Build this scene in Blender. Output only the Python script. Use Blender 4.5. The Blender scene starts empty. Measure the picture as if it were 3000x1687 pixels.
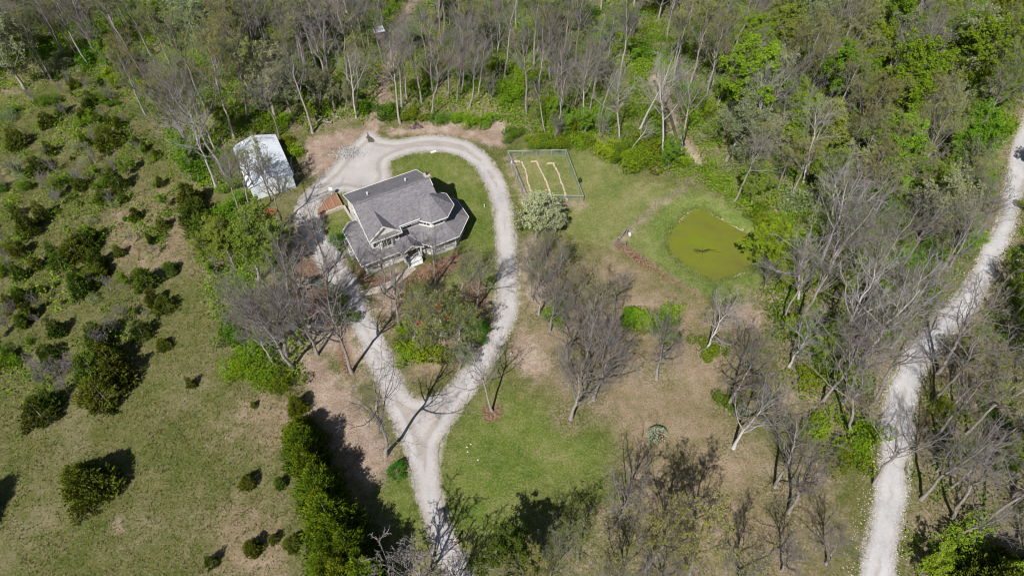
import bpy, math, random
import numpy as np
from mathutils import Vector, Matrix
from mathutils.geometry import delaunay_2d_cdt
random.seed(7); RNG = np.random.default_rng(7)
R = math.radians
sc = bpy.context.scene
COL = sc.collection

# ------------------------------------------------------------ camera, sky, sun, exposure
CAM_H, PITCH, FPX, CX, CY = 75.0, R(51.0), 2000.0, 1500.0, 843.5
cd = bpy.data.cameras.new('camera'); cam = bpy.data.objects.new('camera', cd); COL.objects.link(cam)
cam.location = (0, 0, CAM_H); cam.rotation_euler = (math.pi/2 - PITCH, 0, 0)
cd.sensor_width = 36.0; cd.lens = 36.0*FPX/3000.0; cd.clip_start = 0.5; cd.clip_end = 6000
sc.camera = cam
SUN_EL, SHADOW_AZ = R(48.5), R(68.0)            # shadows fall towards SHADOW_AZ (from +X, counter-clockwise)
w = bpy.data.worlds.new('World'); sc.world = w; w.use_nodes = True
nt = w.node_tree; bg = nt.nodes['Background']
sky = nt.nodes.new('ShaderNodeTexSky'); sky.sky_type = 'NISHITA'; sky.sun_disc = False
sky.sun_elevation = SUN_EL
sx, sy = -math.cos(SHADOW_AZ), -math.sin(SHADOW_AZ)
sky.sun_rotation = math.atan2(sx, sy)
sky.altitude = 200; sky.dust_density = 1.0
nt.links.new(sky.outputs[0], bg.inputs[0]); bg.inputs[1].default_value = 0.05
sl = bpy.data.lights.new('sun', 'SUN'); sl.energy = 5.0; sl.angle = R(0.53); sl.color = (1.0, 0.968, 0.925)
so = bpy.data.objects.new('sun', sl); COL.objects.link(so); so.location = (0, 0, 120)
so.rotation_euler = Vector((-sx*math.cos(SUN_EL), -sy*math.cos(SUN_EL), -math.sin(SUN_EL))).to_track_quat('-Z', 'Y').to_euler()
sc.view_settings.view_transform = 'Standard'; sc.view_settings.look = 'None'
sc.view_settings.gamma = 1; sc.view_settings.exposure = 0.28
sc.cycles.filter_width = 1.1
sc.cycles.max_bounces = 5; sc.cycles.diffuse_bounces = 3; sc.cycles.transparent_max_bounces = 6
sc.cycles.caustics_reflective = False; sc.cycles.caustics_refractive = False

# ------------------------------------------------------------ photo pixel <-> ground
FW = np.array([0, math.cos(PITCH), -math.sin(PITCH)]); RT = np.array([1., 0, 0]); UP = np.array([0, math.sin(PITCH), math.cos(PITCH)])
CP = np.array([0, 0, CAM_H])
def G(px, py, z=0.0):
    d = FW*FPX + RT*(px-CX) - UP*(py-CY)
    return CP + d*((z-CAM_H)/d[2])
def G2(pts, z=0.0): return np.array([G(p[0], p[1], z)[:2] for p in pts])
def PX(P):
    d = np.atleast_2d(P) - CP; k = d @ FW
    return np.stack([CX + FPX*(d @ RT)/k, CY - FPX*(d @ UP)/k], 1)

def smooth_closed(P, n=3):
    P = np.asarray(P, float)
    for _ in range(n):
        Q = np.roll(P, -1, 0); P = np.stack([.75*P+.25*Q, .25*P+.75*Q], 1).reshape(-1, 2)
    return P
def smooth_open(P, n=3):
    P = np.asarray(P, float)
    for _ in range(n):
        A, B = P[:-1], P[1:]
        P = np.concatenate([P[:1], np.stack([.75*A+.25*B, .25*A+.75*B], 1).reshape(-1, 2)[1:-1], P[-1:]])
    return P
def seg_dist(X, P, closed=True):
    A = P; B = np.roll(P, -1, 0)
    if not closed: A, B = P[:-1], P[1:]
    best = np.full(len(X), 1e9)
    for a, b in zip(A, B):
        ab = b-a; L = ab @ ab + 1e-12
        t = np.clip(((X-a) @ ab)/L, 0, 1)
        dd = X-a-t[:, None]*ab
        best = np.minimum(best, (dd*dd).sum(1))
    return np.sqrt(best)
def inside(X, P):
    x, y = X[:, 0], X[:, 1]; c = np.zeros(len(X), bool)
    for (x0, y0), (x1, y1) in zip(P, np.roll(P, -1, 0)):
        m = ((y0 > y) != (y1 > y))
        if m.any():
            xi = (x1-x0)*(y-y0)/((y1-y0) if abs(y1-y0) > 1e-12 else 1e-12)+x0
            c ^= m & (x < xi)
    return c
def sdf(X, P):
    d = seg_dist(X, P); return np.where(inside(X, P), d, -d)
def resample(P, step, closed=True):
    if closed: P = np.vstack([P, P[:1]])
    s = np.concatenate([[0], np.cumsum(np.linalg.norm(np.diff(P, axis=0), axis=1))])
    n = max(3, int(s[-1]/step)); t = np.linspace(0, s[-1], n, endpoint=not closed)
    return np.stack([np.interp(t, s, P[:, 0]), np.interp(t, s, P[:, 1])], 1)

# ------------------------------------------------------------ object helpers
def tag(o, label=None, cat=None, group=None, kind=None):
    if label: o['label'] = label
    if cat: o['category'] = cat
    if group: o['group'] = group
    if kind: o['kind'] = kind
    return o
def empty(name, loc=(0, 0, 0), rz=0.0):
    o = bpy.data.objects.new(name, None); COL.objects.link(o)
    o.location = loc; o.rotation_euler = (0, 0, rz); o.empty_display_size = .3
    return o
def link(name, me, parent=None, loc=None):
    o = bpy.data.objects.new(name, me); COL.objects.link(o)
    if parent is not None: o.parent = parent
    if loc is not None: o.location = loc
    return o
def np_mesh(name, V, quads=None, tris=None, mats=None, mi=None, attr=None, smooth=False, fattr=None):
    V = np.asarray(V, np.float32).reshape(-1, 3)
    quads = np.zeros((0, 4), np.int32) if quads is None else np.asarray(quads, np.int32).reshape(-1, 4)
    tris = np.zeros((0, 3), np.int32) if tris is None else np.asarray(tris, np.int32).reshape(-1, 3)
    me = bpy.data.meshes.new(name)
    me.vertices.add(len(V)); me.vertices.foreach_set('co', V.ravel())
    nl = quads.size+tris.size; nf = len(quads)+len(tris)
    me.loops.add(nl); me.loops.foreach_set('vertex_index', np.concatenate([quads.ravel(), tris.ravel()]))
    me.polygons.add(nf)
    ls = np.concatenate([np.arange(len(quads))*4, quads.size+np.arange(len(tris))*3]).astype(np.int32)
    me.polygons.foreach_set('loop_start', ls)
    if mi is not None: me.polygons.foreach_set('material_index', np.asarray(mi, np.int32))
    me.polygons.foreach_set('use_smooth', np.full(nf, smooth, bool))
    for m in (mats or []): me.materials.append(m)
    for k, a in (attr or {}).items():
        at = me.attributes.new(k, 'FLOAT', 'POINT'); at.data.foreach_set('value', np.asarray(a, np.float32))
    for k, a in (fattr or {}).items():
        at = me.attributes.new(k, 'FLOAT', 'FACE'); at.data.foreach_set('value', np.asarray(a, np.float32))
    me.update(calc_edges=True); me.validate()
    return me
class MB:
    """collects polygons, then makes one mesh object"""
    def __init__(s): s.v = []; s.f = []
    def poly(s, pts): n = len(s.v); s.v += [tuple(p) for p in pts]; s.f.append(tuple(range(n, n+len(pts)))); return s
    def hexa(s, b, t):
        n = len(s.v); k = len(b); s.v += [tuple(p) for p in b]+[tuple(p) for p in t]
        s.f.append(tuple(range(n+k-1, n-1, -1))); s.f.append(tuple(range(n+k, n+2*k)))
        for i in range(k): s.f.append((n+i, n+(i+1) % k, n+k+(i+1) % k, n+k+i))
        return s
    def prism(s, plan, z0, z1): return s.hexa([(x, y, z0) for x, y in plan], [(x, y, z1) for x, y in plan])
    def box(s, x0, x1, y0, y1, z0, z1): return s.prism([(x0, y0), (x1, y0), (x1, y1), (x0, y1)], z0, z1)
    def bar(s, a, b, wd, ht=None, up=(0, 0, 1)):
        a, b = Vector(a), Vector(b); ht = ht or wd; d = (b-a).normalized()
        u = Vector(up)
        if abs(d.dot(u)) > .98: u = Vector((1, 0, 0))
        r = d.cross(u).normalized()*(wd/2); q = r.cross(d).normalized()*(ht/2)
        return s.hexa([a-r-q, a+r-q, a+r+q, a-r+q], [b-r-q, b+r-q, b+r+q, b-r+q])
    def tube(s, a, b, r0, r1=None, n=8):
        a, b = Vector(a), Vector(b); r1 = r0 if r1 is None else r1; d = (b-a).normalized()
        u = d.orthogonal().normalized(); q = d.cross(u)
        ring = lambda c, r: [c+u*(r*math.cos(2*math.pi*i/n))+q*(r*math.sin(2*math.pi*i/n)) for i in range(n)]
        return s.hexa(ring(a, r0), ring(b, r1))
    def lathe(s, prof, n=14, c=(0, 0)):
        b = len(s.v)
        for r, z in prof:
            for i in range(n): s.v.append((c[0]+r*math.cos(2*math.pi*i/n), c[1]+r*math.sin(2*math.pi*i/n), z))
        for j in range(len(prof)-1):
            for i in range(n): s.f.append((b+j*n+i, b+j*n+(i+1) % n, b+(j+1)*n+(i+1) % n, b+(j+1)*n+i))
        s.f.append(tuple(b+i for i in range(n-1, -1, -1))); s.f.append(tuple(b+(len(prof)-1)*n+i for i in range(n)))
        return s
    def mesh(s, name, mat):
        me = bpy.data.meshes.new(name); me.from_pydata(s.v, [], s.f); me.materials.append(mat); me.update(); return me
    def build(s, name, mat, parent=None, loc=None, bevel=0, smooth=False):
        me = s.mesh(name, mat)
        if smooth: me.polygons.foreach_set('use_smooth', np.ones(len(me.polygons), bool))
        o = link(name, me, parent, loc)
        if bevel:
            m = o.modifiers.new('bevel', 'BEVEL'); m.width = bevel; m.segments = 2; m.limit_method = 'ANGLE'
        return o

# ------------------------------------------------------------ materials
def new_mat(name, rough=.85, spec=.2):
    m = bpy.data.materials.new(name); m.use_nodes = True; n = m.node_tree.nodes; l = m.node_tree.links
    b = n['Principled BSDF']; b.inputs['Roughness'].default_value = rough; b.inputs['Specular IOR Level'].default_value = spec
    return m, n, l, b
def ramp(n, stops):
    r = n.new('ShaderNodeValToRGB'); e = r.color_ramp.elements
    e[0].position, e[0].color = stops[0][0], (*stops[0][1], 1); e[1].position, e[1].color = stops[-1][0], (*stops[-1][1], 1)
    for p, c in stops[1:-1]: x = e.new(p); x.color = (*c, 1)
    return r
def noise(n, l, scale, detail=4, rough=.6, coord=None, dim='3D'):
    t = n.new('ShaderNodeTexNoise'); t.inputs['Scale'].default_value = scale; t.inputs['Detail'].default_value = detail; t.inputs['Roughness'].default_value = rough
    if coord: l.new(coord, t.inputs['Vector'])
    return t
def mixc(n, l, fac, a, b, mode='MIX'):
    x = n.new('ShaderNodeMix'); x.data_type = 'RGBA'; x.blend_type = mode
    for s, v in ((x.inputs[0], fac), (x.inputs[6], a), (x.inputs[7], b)):
        if isinstance(v, (int, float)): s.default_value = v
        elif isinstance(v, tuple): s.default_value = (*v, 1)
        else: l.new(v, s)
    return x.outputs[2]
def math_(n, l, op, a, b=None, c=None, clamp=False):
    x = n.new('ShaderNodeMath'); x.operation = op; x.use_clamp = clamp
    for i, v in enumerate((a, b, c)):
        if v is None: continue
        if isinstance(v, (int, float)): x.inputs[i].default_value = v
        else: l.new(v, x.inputs[i])
    return x.outputs[0]
def bump(n, l, b, h, strength=.4, dist=.05):
    x = n.new('ShaderNodeBump'); x.inputs['Strength'].default_value = strength; x.inputs['Distance'].default_value = dist
    l.new(h, x.inputs['Height']); l.new(x.outputs[0], b.inputs['Normal'])
def simple(name, c0, c1, scale=6., rough=.8, bs=.2, bd=.01, spec=.2, detail=5):
    """two-tone mottled material"""
    m, n, l, b = new_mat(name, rough, spec)
    tc = n.new('ShaderNodeTexCoord'); t = noise(n, l, scale, detail, .65, tc.outputs['Object'])
    r = ramp(n, [(.3, c0), (.7, c1)]); l.new(t.outputs[0], r.inputs[0]); l.new(r.outputs[0], b.inputs['Base Color'])
    if bs: bump(n, l, b, t.outputs[0], bs, bd)
    return m
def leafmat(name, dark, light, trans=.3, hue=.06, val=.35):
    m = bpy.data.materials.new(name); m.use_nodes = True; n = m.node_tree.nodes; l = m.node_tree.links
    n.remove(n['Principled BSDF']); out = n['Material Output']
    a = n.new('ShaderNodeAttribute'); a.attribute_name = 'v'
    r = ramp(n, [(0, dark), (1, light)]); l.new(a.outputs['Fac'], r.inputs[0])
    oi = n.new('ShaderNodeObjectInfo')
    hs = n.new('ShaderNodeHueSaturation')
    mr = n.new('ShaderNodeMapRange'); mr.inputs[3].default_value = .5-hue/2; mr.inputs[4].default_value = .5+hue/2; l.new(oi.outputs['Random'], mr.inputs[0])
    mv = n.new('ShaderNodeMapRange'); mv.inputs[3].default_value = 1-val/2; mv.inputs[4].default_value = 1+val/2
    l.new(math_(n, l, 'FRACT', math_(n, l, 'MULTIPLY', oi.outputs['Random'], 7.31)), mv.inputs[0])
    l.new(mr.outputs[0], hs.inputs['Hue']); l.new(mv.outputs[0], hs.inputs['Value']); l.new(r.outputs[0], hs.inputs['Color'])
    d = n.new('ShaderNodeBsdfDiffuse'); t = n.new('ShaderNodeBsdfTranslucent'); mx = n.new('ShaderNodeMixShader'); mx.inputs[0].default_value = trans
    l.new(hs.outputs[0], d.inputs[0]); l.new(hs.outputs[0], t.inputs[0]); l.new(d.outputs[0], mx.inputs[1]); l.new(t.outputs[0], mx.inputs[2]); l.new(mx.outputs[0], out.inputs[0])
    return m
def barkmat(name, c0, c1, val=.3):
    m, n, l, b = new_mat(name, .95, .05)
    tc = n.new('ShaderNodeTexCoord'); t = noise(n, l, 3.5, 4, .7, tc.outputs['Object'])
    r = ramp(n, [(.3, c0), (.7, c1)]); l.new(t.outputs[0], r.inputs[0])
    oi = n.new('ShaderNodeObjectInfo'); hs = n.new('ShaderNodeHueSaturation')
    mv = n.new('ShaderNodeMapRange'); mv.inputs[3].default_value = 1-val/2; mv.inputs[4].default_value = 1+val/2
    l.new(oi.outputs['Random'], mv.inputs[0]); l.new(mv.outputs[0], hs.inputs['Value']); l.new(r.outputs[0], hs.inputs['Color']); l.new(hs.outputs[0], b.inputs['Base Color'])
    return m
M = {}
M['bark'] = barkmat('bark', (.19, .168, .155), (.40, .365, .34))
M['bark_pale'] = barkmat('bark_pale', (.38, .355, .335), (.60, .57, .54))
M['twig'] = barkmat('twig', (.12, .105, .096), (.27, .245, .232), .45)
M['twig_pale'] = barkmat('twig_pale', (.22, .20, .19), (.40, .375, .355), .3)
M['bud'] = leafmat('bud_leaf', (.16, .185, .035), (.40, .42, .11), .35)
M['fresh'] = leafmat('fresh_leaf', (.11, .19, .010), (.28, .42, .028), .35, .05)
M['dusk'] = leafmat('dark_green_leaf', (.035, .075, .008), (.12, .19, .025), .25)
M['lime'] = leafmat('lime_leaf', (.13, .19, .02), (.33, .39, .06), .35, .03, .15)
M['pale'] = leafmat('pale_leaf', (.18, .22, .09), (.36, .40, .20), .3)
M['blossom'] = leafmat('blossom', (.24, .30, .12), (.56, .60, .36), .25, .02, .15)
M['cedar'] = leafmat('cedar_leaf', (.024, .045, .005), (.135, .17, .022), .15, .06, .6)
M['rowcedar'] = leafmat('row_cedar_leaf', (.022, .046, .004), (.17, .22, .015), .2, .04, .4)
M['leaflitter'] = leafmat('fallen_leaf', (.20, .13, .085), (.50, .37, .27), .1, .03, .1)
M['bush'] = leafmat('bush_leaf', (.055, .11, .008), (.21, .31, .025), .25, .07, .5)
M['holly'] = leafmat('holly_leaf', (.03, .11, .008), (.09, .28, .02), .2, .02, .2)
M['under'] = leafmat('undergrowth_leaf', (.065, .125, .008), (.27, .38, .03), .3)
M['under_brown'] = leafmat('dry_stalk', (.13, .10, .065), (.30, .25, .17), .1)
M['grassblade'] = leafmat('grass_blade', (.12, .135, .035), (.29, .275, .125), .25)
M['lawnblade'] = leafmat('lawn_blade', (.10, .16, .025), (.30, .31, .12), .25)
M['variegated'] = leafmat('variegated_leaf', (.22, .28, .16), (.50, .56, .40), .2, .02, .1)
M['redstem'] = leafmat('red_stem', (.16, .07, .05), (.33, .16, .11), .1, .02, .1)

# ------------------------------------------------------------ traced outlines (photo pixels -> ground metres)
POND = smooth_closed(G2([(1955, 716), (1962, 688), (1987, 653), (2012, 628), (2038, 613), (2066, 617), (2101, 636), (2133, 655), (2171, 674), (2200, 694), (2222, 713), (2219, 751), (2200, 777), (2165, 799), (2133, 815), (2101, 823), (2070, 816), (2035, 796), (1993, 767), (1965, 742)], -.35), 2)
DRIVE_OUT = smooth_closed(G2([
    (1300, 1687), (1276, 1628), (1243, 1519), (1219, 1445), (1200, 1370), (1190, 1318), (1158, 1255), (1128, 1185), (1113, 1130), (1069, 1054), (1050, 992),
    (1028, 948), (998, 900), (964, 840), (934, 780), (905, 722), (888, 690), (866, 660), (858, 622), (880, 578), (931, 529), (985, 478), (1012, 440), (1050, 410), (1072, 385), (1092, 382), (1110, 405),
    (1158, 412), (1202, 405), (1246, 398), (1290, 397), (1335, 403), (1386, 421), (1420, 446), (1449, 480), (1476, 525), (1493, 582), (1506, 643), (1514, 742), (1518, 800), (1518, 856),
    (1513, 920), (1508, 945), (1483, 985), (1445, 1067), (1391, 1142), (1337, 1222), (1298, 1284), (1284, 1347), (1286, 1409), (1305, 1491), (1340, 1589), (1372, 1667), (1410, 1760), (1450, 1840), (1360, 1840), (1322, 1760)]), 2)
DRIVE_IN = smooth_closed(G2([
    (1222, 1170), (1255, 1166), (1310, 1140), (1345, 1095), (1376, 1060), (1414, 1005), (1440, 970), (1452, 922), (1449, 881), (1457, 846), (1458, 780), (1453, 666), (1446, 612), (1429, 550), (1391, 485), (1347, 455), (1278, 441), (1209, 447), (1146, 466), (1137, 487), (1150, 520),
    (1120, 560), (1045, 575), (1000, 562), (966, 566), (934, 606), (930, 622), (941, 640), (934, 650), (960, 695), (976, 724), (1004, 752), (1030, 798), (1062, 864), (1079, 902), (1110, 957), (1128, 1009), (1155, 1060), (1179, 1116), (1200, 1155)]), 2)
ROAD_L = G2([(2490, 1800), (2520, 1687), (2532, 1609), (2563, 1472), (2578, 1374), (2586, 1276), (2592, 1198), (2606, 1120), (2630, 1085), (2645, 1038), (2680, 992), (2735, 942), (2771, 896), (2821, 842), (2856, 792), (2874, 745), (2906, 687), (2929, 630), (2945, 560), (2964, 444), (2990, 370), (3060, 230), (3180, 60)])
ROAD_R = G2([(2600, 1800), (2619, 1667), (2631, 1570), (2653, 1472), (2664, 1374), (2670, 1276), (2680, 1198), (2694, 1120), (2709, 1095), (2742, 1030), (2795, 980), (2850, 927), (2883, 869), (2912, 807), (2932, 753), (2964, 687), (2980, 630), (2997, 560), (3022, 460), (3050, 380), (3120, 240), (3240, 70)])
ROAD = np.vstack([smooth_open(ROAD_L, 2), smooth_open(ROAD_R, 2)[::-1]])
FORK_TRACK = smooth_open(G2([(1082, 392), (1108, 325), (1128, 250), (1146, 165), (1178, 90), (1208, 0), (1230, -70)]), 2)
CREEK = smooth_open(G2([(1918, 225), (1935, 265), (1968, 330), (1985, 400), (2008, 452), (2040, 470)]), 2)
CREEK2 = smooth_open(G2([(2560, 560), (2640, 520), (2715, 515), (2765, 570)]), 2)
LAWN = [[(1142, 465), (1208, 444), (1278, 440), (1347, 453), (1391, 485), (1427, 540), (1446, 612), (1456, 666), (1452, 740), (1385, 745), (1300, 600), (1218, 500), (1150, 512)],
        [(1480, 445), (1700, 440), (1790, 485), (1880, 540), (1960, 545), (2100, 570), (2200, 640), (2250, 700), (2240, 790), (2150, 840), (2060, 850), (1960, 800), (1870, 745), (1806, 708), (1740, 705), (1650, 665), (1540, 600)],
        [(1280, 1400), (1300, 1300), (1390, 1175), (1440, 1150), (1560, 1165), (1680, 1235), (1790, 1290), (1770, 1420), (1680, 1450), (1570, 1440), (1510, 1540), (1420, 1650), (1350, 1600), (1300, 1490)],
        [(935, 645), (1000, 615), (1030, 690), (1005, 740), (975, 724)],
        [(1290, 800), (1452, 770), (1445, 860), (1330, 905)], [(1230, 880), (1300, 860), (1320, 900), (1240, 920)], [(1080, 1300), (1180, 1330), (1240, 1530), (1270, 1640), (1180, 1640), (1120, 1480)]]
DIRT = [[(880, 1040), (940, 1030), (985, 1100), (1060, 1180), (1110, 1260), (1150, 1340), (1130, 1420), (1060, 1410), (1010, 1330), (955, 1240), (905, 1150)],
        [(1500, 940), (1560, 985), (1600, 1050), (1620, 1090), (1550, 1110), (1490, 1050)],
        [(1110, 385), (1240, 362), (1440, 348), (1505, 380), (1490, 425), (1440, 435), (1380, 405), (1240, 390), (1160, 400)],
        [(880, 420), (960, 390), (1080, 370), (1010, 470), (935, 530), (890, 490)],
        [(835, 690), (890, 690), (950, 800), (1000, 900), (960, 960), (880, 930), (840, 800)],
        [(330, 1520), (360, 1530), (352, 1548), (336, 1545)], [(1120, 800), (1200, 790), (1180, 900), (1120, 930), (1080, 860)], [(1530, 700), (1560, 690), (1640, 760), (1600, 880), (1540, 900), (1525, 800)], [(860, 660), (905, 720), (990, 900), (1050, 1000), (1070, 1060), (1010, 1060), (930, 1000), (850, 800)], [(2100, 880), (2220, 900), (2240, 960), (2150, 960)]]
DRY = [[(1492, 466), (1652, 462), (1702, 588), (1545, 584)], [(1085, 870), (1250, 830), (1450, 850), (1440, 960), (1340, 1080), (1230, 1150), (1150, 1020)], [(1520, 900), (1650, 800), (1790, 700), (1900, 790), (2050, 900), (2200, 990), (2150, 1200), (2220, 1350), (2420, 1450), (2500, 1800), (1880, 1800), (1860, 1450), (1810, 1270), (1690, 1190), (1560, 1110)],
       [(300, 640), (400, 560), (520, 560), (590, 640), (560, 760), (430, 800), (330, 720)],
       [(700, 1150), (900, 1160), (950, 1300), (900, 1330), (740, 1300)], [(620, 1480), (800, 1500), (860, 1720), (640, 1720)],
       [(860, 1180), (960, 1260), (1080, 1440), (1200, 1700), (1100, 1700), (1010, 1500), (930, 1330)]]
MULCH = [[(1012, 700), (1068, 815), (1130, 805), (1195, 800), (1270, 765), (1345, 738), (1362, 745), (1340, 790), (1250, 830), (1130, 850), (1068, 835), (1040, 780)],
         [(868, 770), (920, 752), (962, 830), (955, 890), (890, 925), (838, 905), (850, 820)],
         [(1335, 835), (1415, 810), (1432, 890), (1375, 950)], [(1005, 960), (1030, 1060), (1050, 1110), (1020, 1110), (985, 1040)], [(1300, 1040), (1360, 1020), (1370, 1050), (1310, 1080)],
         [(1806, 700), (1870, 740), (1960, 796), (2060, 858), (2080, 890), (1955, 822), (1862, 768), (1795, 722)]]
FOREST = [[(-400, -80), (3300, -80), (3300, 420), (2900, 600), (2750, 900), (2640, 1000), (2560, 1250), (2420, 1300), (2300, 1100), (2230, 900), (2250, 720), (2195, 630), (2050, 540), (1880, 500), (1780, 440), (1680, 420), (1510, 380), (1430, 345), (1220, 355), (1090, 355), (1000, 365), (880, 390), (800, 385), (690, 390), (640, 580), (520, 500), (430, 330), (300, 220), (160, 240), (0, 290), (-400, 350)],
          [(2700, 1100), (3000, 560), (3300, 500), (3400, 1900), (2600, 1900), (2690, 1400)],
          [(560, 700), (700, 640), (830, 640), (850, 800), (900, 1000), (860, 1130), (780, 1120), (640, 960)]]
YARD_LITTER = G2([(1579, 915), (1560, 815), (1640, 800), (1659, 1045), (1731, 985), (1672, 1220), (1738, 1165), (1923, 1100), (2066, 1020), (2131, 1185), (2149, 1300), (2309, 1495), (2270, 1415), (2312, 1065), (1805, 1540), (1891, 1665), (2020, 1670), (1700, 1640), (2240, 880), (2200, 960), (2290, 1180), (2400, 1380), (2330, 1620), (2160, 1740), (1031, 1085), (859, 1075), (1172, 950), (1130, 1340), (900, 1160), (940, 1000), (1120, 800), (1180, 880), (1395, 895), (1210, 1010), (860, 720)])
TREE_RING = G(1443, 1209)[:2]
LAWN, DIRT, DRY, MULCH, FOREST = [[smooth_closed(G2(p), 1) for p in z] for z in (LAWN, DIRT, DRY, MULCH, FOREST)]

def land(X):
    """ground height"""
    d = sdf(X, POND)
    z = np.where(d > 0, -.35-.7*np.clip(d/1.6, 0, 1), -.35*np.clip(1+d/1.3, 0, 1))
    z = z + .18*np.exp(-((d+2.6)/1.2)**2)
    for c, wd in ((CREEK, 2.0), (CREEK2, 2.4)):
        e = seg_dist(X, c, False); z = z-.85*np.clip(1-(e/wd)**2, 0, 1)
    return z

# ------------------------------------------------------------ ground: one sheet to the horizon
fx = np.arange(-132, 132.01, .6); fy = np.arange(8, 166.01, .6)
cx_ = np.array([-3000, -1400, -700, -380, -230, -165]); cy_ = np.array([-900, -400, -150, -40])
xs = np.concatenate([cx_, fx, -cx_[::-1]]); ys = np.concatenate([cy_, fy, [200, 280, 420, 800, 1600, 4000]])
XX, YY = np.meshgrid(xs, ys); XY = np.stack([XX.ravel(), YY.ravel()], 1)
def zone(polys):
    d = np.full(len(XY), -6.0)
    for p in polys:
        m = (XY[:, 0] > p[:, 0].min()-6) & (XY[:, 0] < p[:, 0].max()+6) & (XY[:, 1] > p[:, 1].min()-6) & (XY[:, 1] < p[:, 1].max()+6)
        d[m] = np.maximum(d[m], sdf(XY[m], p))
    return np.clip(d, -6, 6)
near = (np.abs(XY[:, 0]) < 140) & (XY[:, 1] < 175) & (XY[:, 1] > 0)
ZG = np.zeros(len(XY)); ZG[near] = land(XY[near])
far_wood = zone(FOREST); far_wood = np.maximum(far_wood, np.clip(2.2-np.min(np.linalg.norm(XY[:, None]-YARD_LITTER[None], axis=2), axis=1), -6, 6)); far_wood[(XY[:, 1] > 140)] = 6.0
mul = zone(MULCH); mul = np.maximum(mul, 1.3-np.linalg.norm(XY-TREE_RING, axis=1)); mul = np.clip(mul, -6, 6)
dirt = zone(DIRT); dirt = np.maximum(dirt, np.clip(1.5-seg_dist(XY, FORK_TRACK, False), -6, 6)); dirt = np.maximum(dirt, np.clip(.35-seg_dist(XY, G2([(1806, 716), (1863, 662), (1916, 613), (1966, 579), (2005, 556)]), False), -6, 6)); dirt = np.maximum(dirt, np.clip(.5-seg_dist(XY, G2([(1495, 468), (1545, 596), (1620, 600), (1708, 600)]), False), -6, 6))
sand = np.clip(np.maximum(1.25-seg_dist(XY, CREEK, False), 2.0-seg_dist(XY, CREEK2, False)), -6, 6)
ds = np.minimum(seg_dist(XY, DRIVE_OUT), seg_dist(XY, DRIVE_IN)); dr = seg_dist(XY, ROAD)
verge = np.clip(.12-np.minimum(ds, dr), -6, 6)
dpond = np.full(len(XY), -6.); dpond[near] = np.clip(sdf(XY[near], POND), -6, 6)
nx, ny = len(xs), len(ys)
ii = (np.arange(ny-1)[:, None]*nx+np.arange(nx-1)[None, :]).ravel()
Q = np.stack([ii, ii+1, ii+1+nx, ii+nx], 1)

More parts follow.
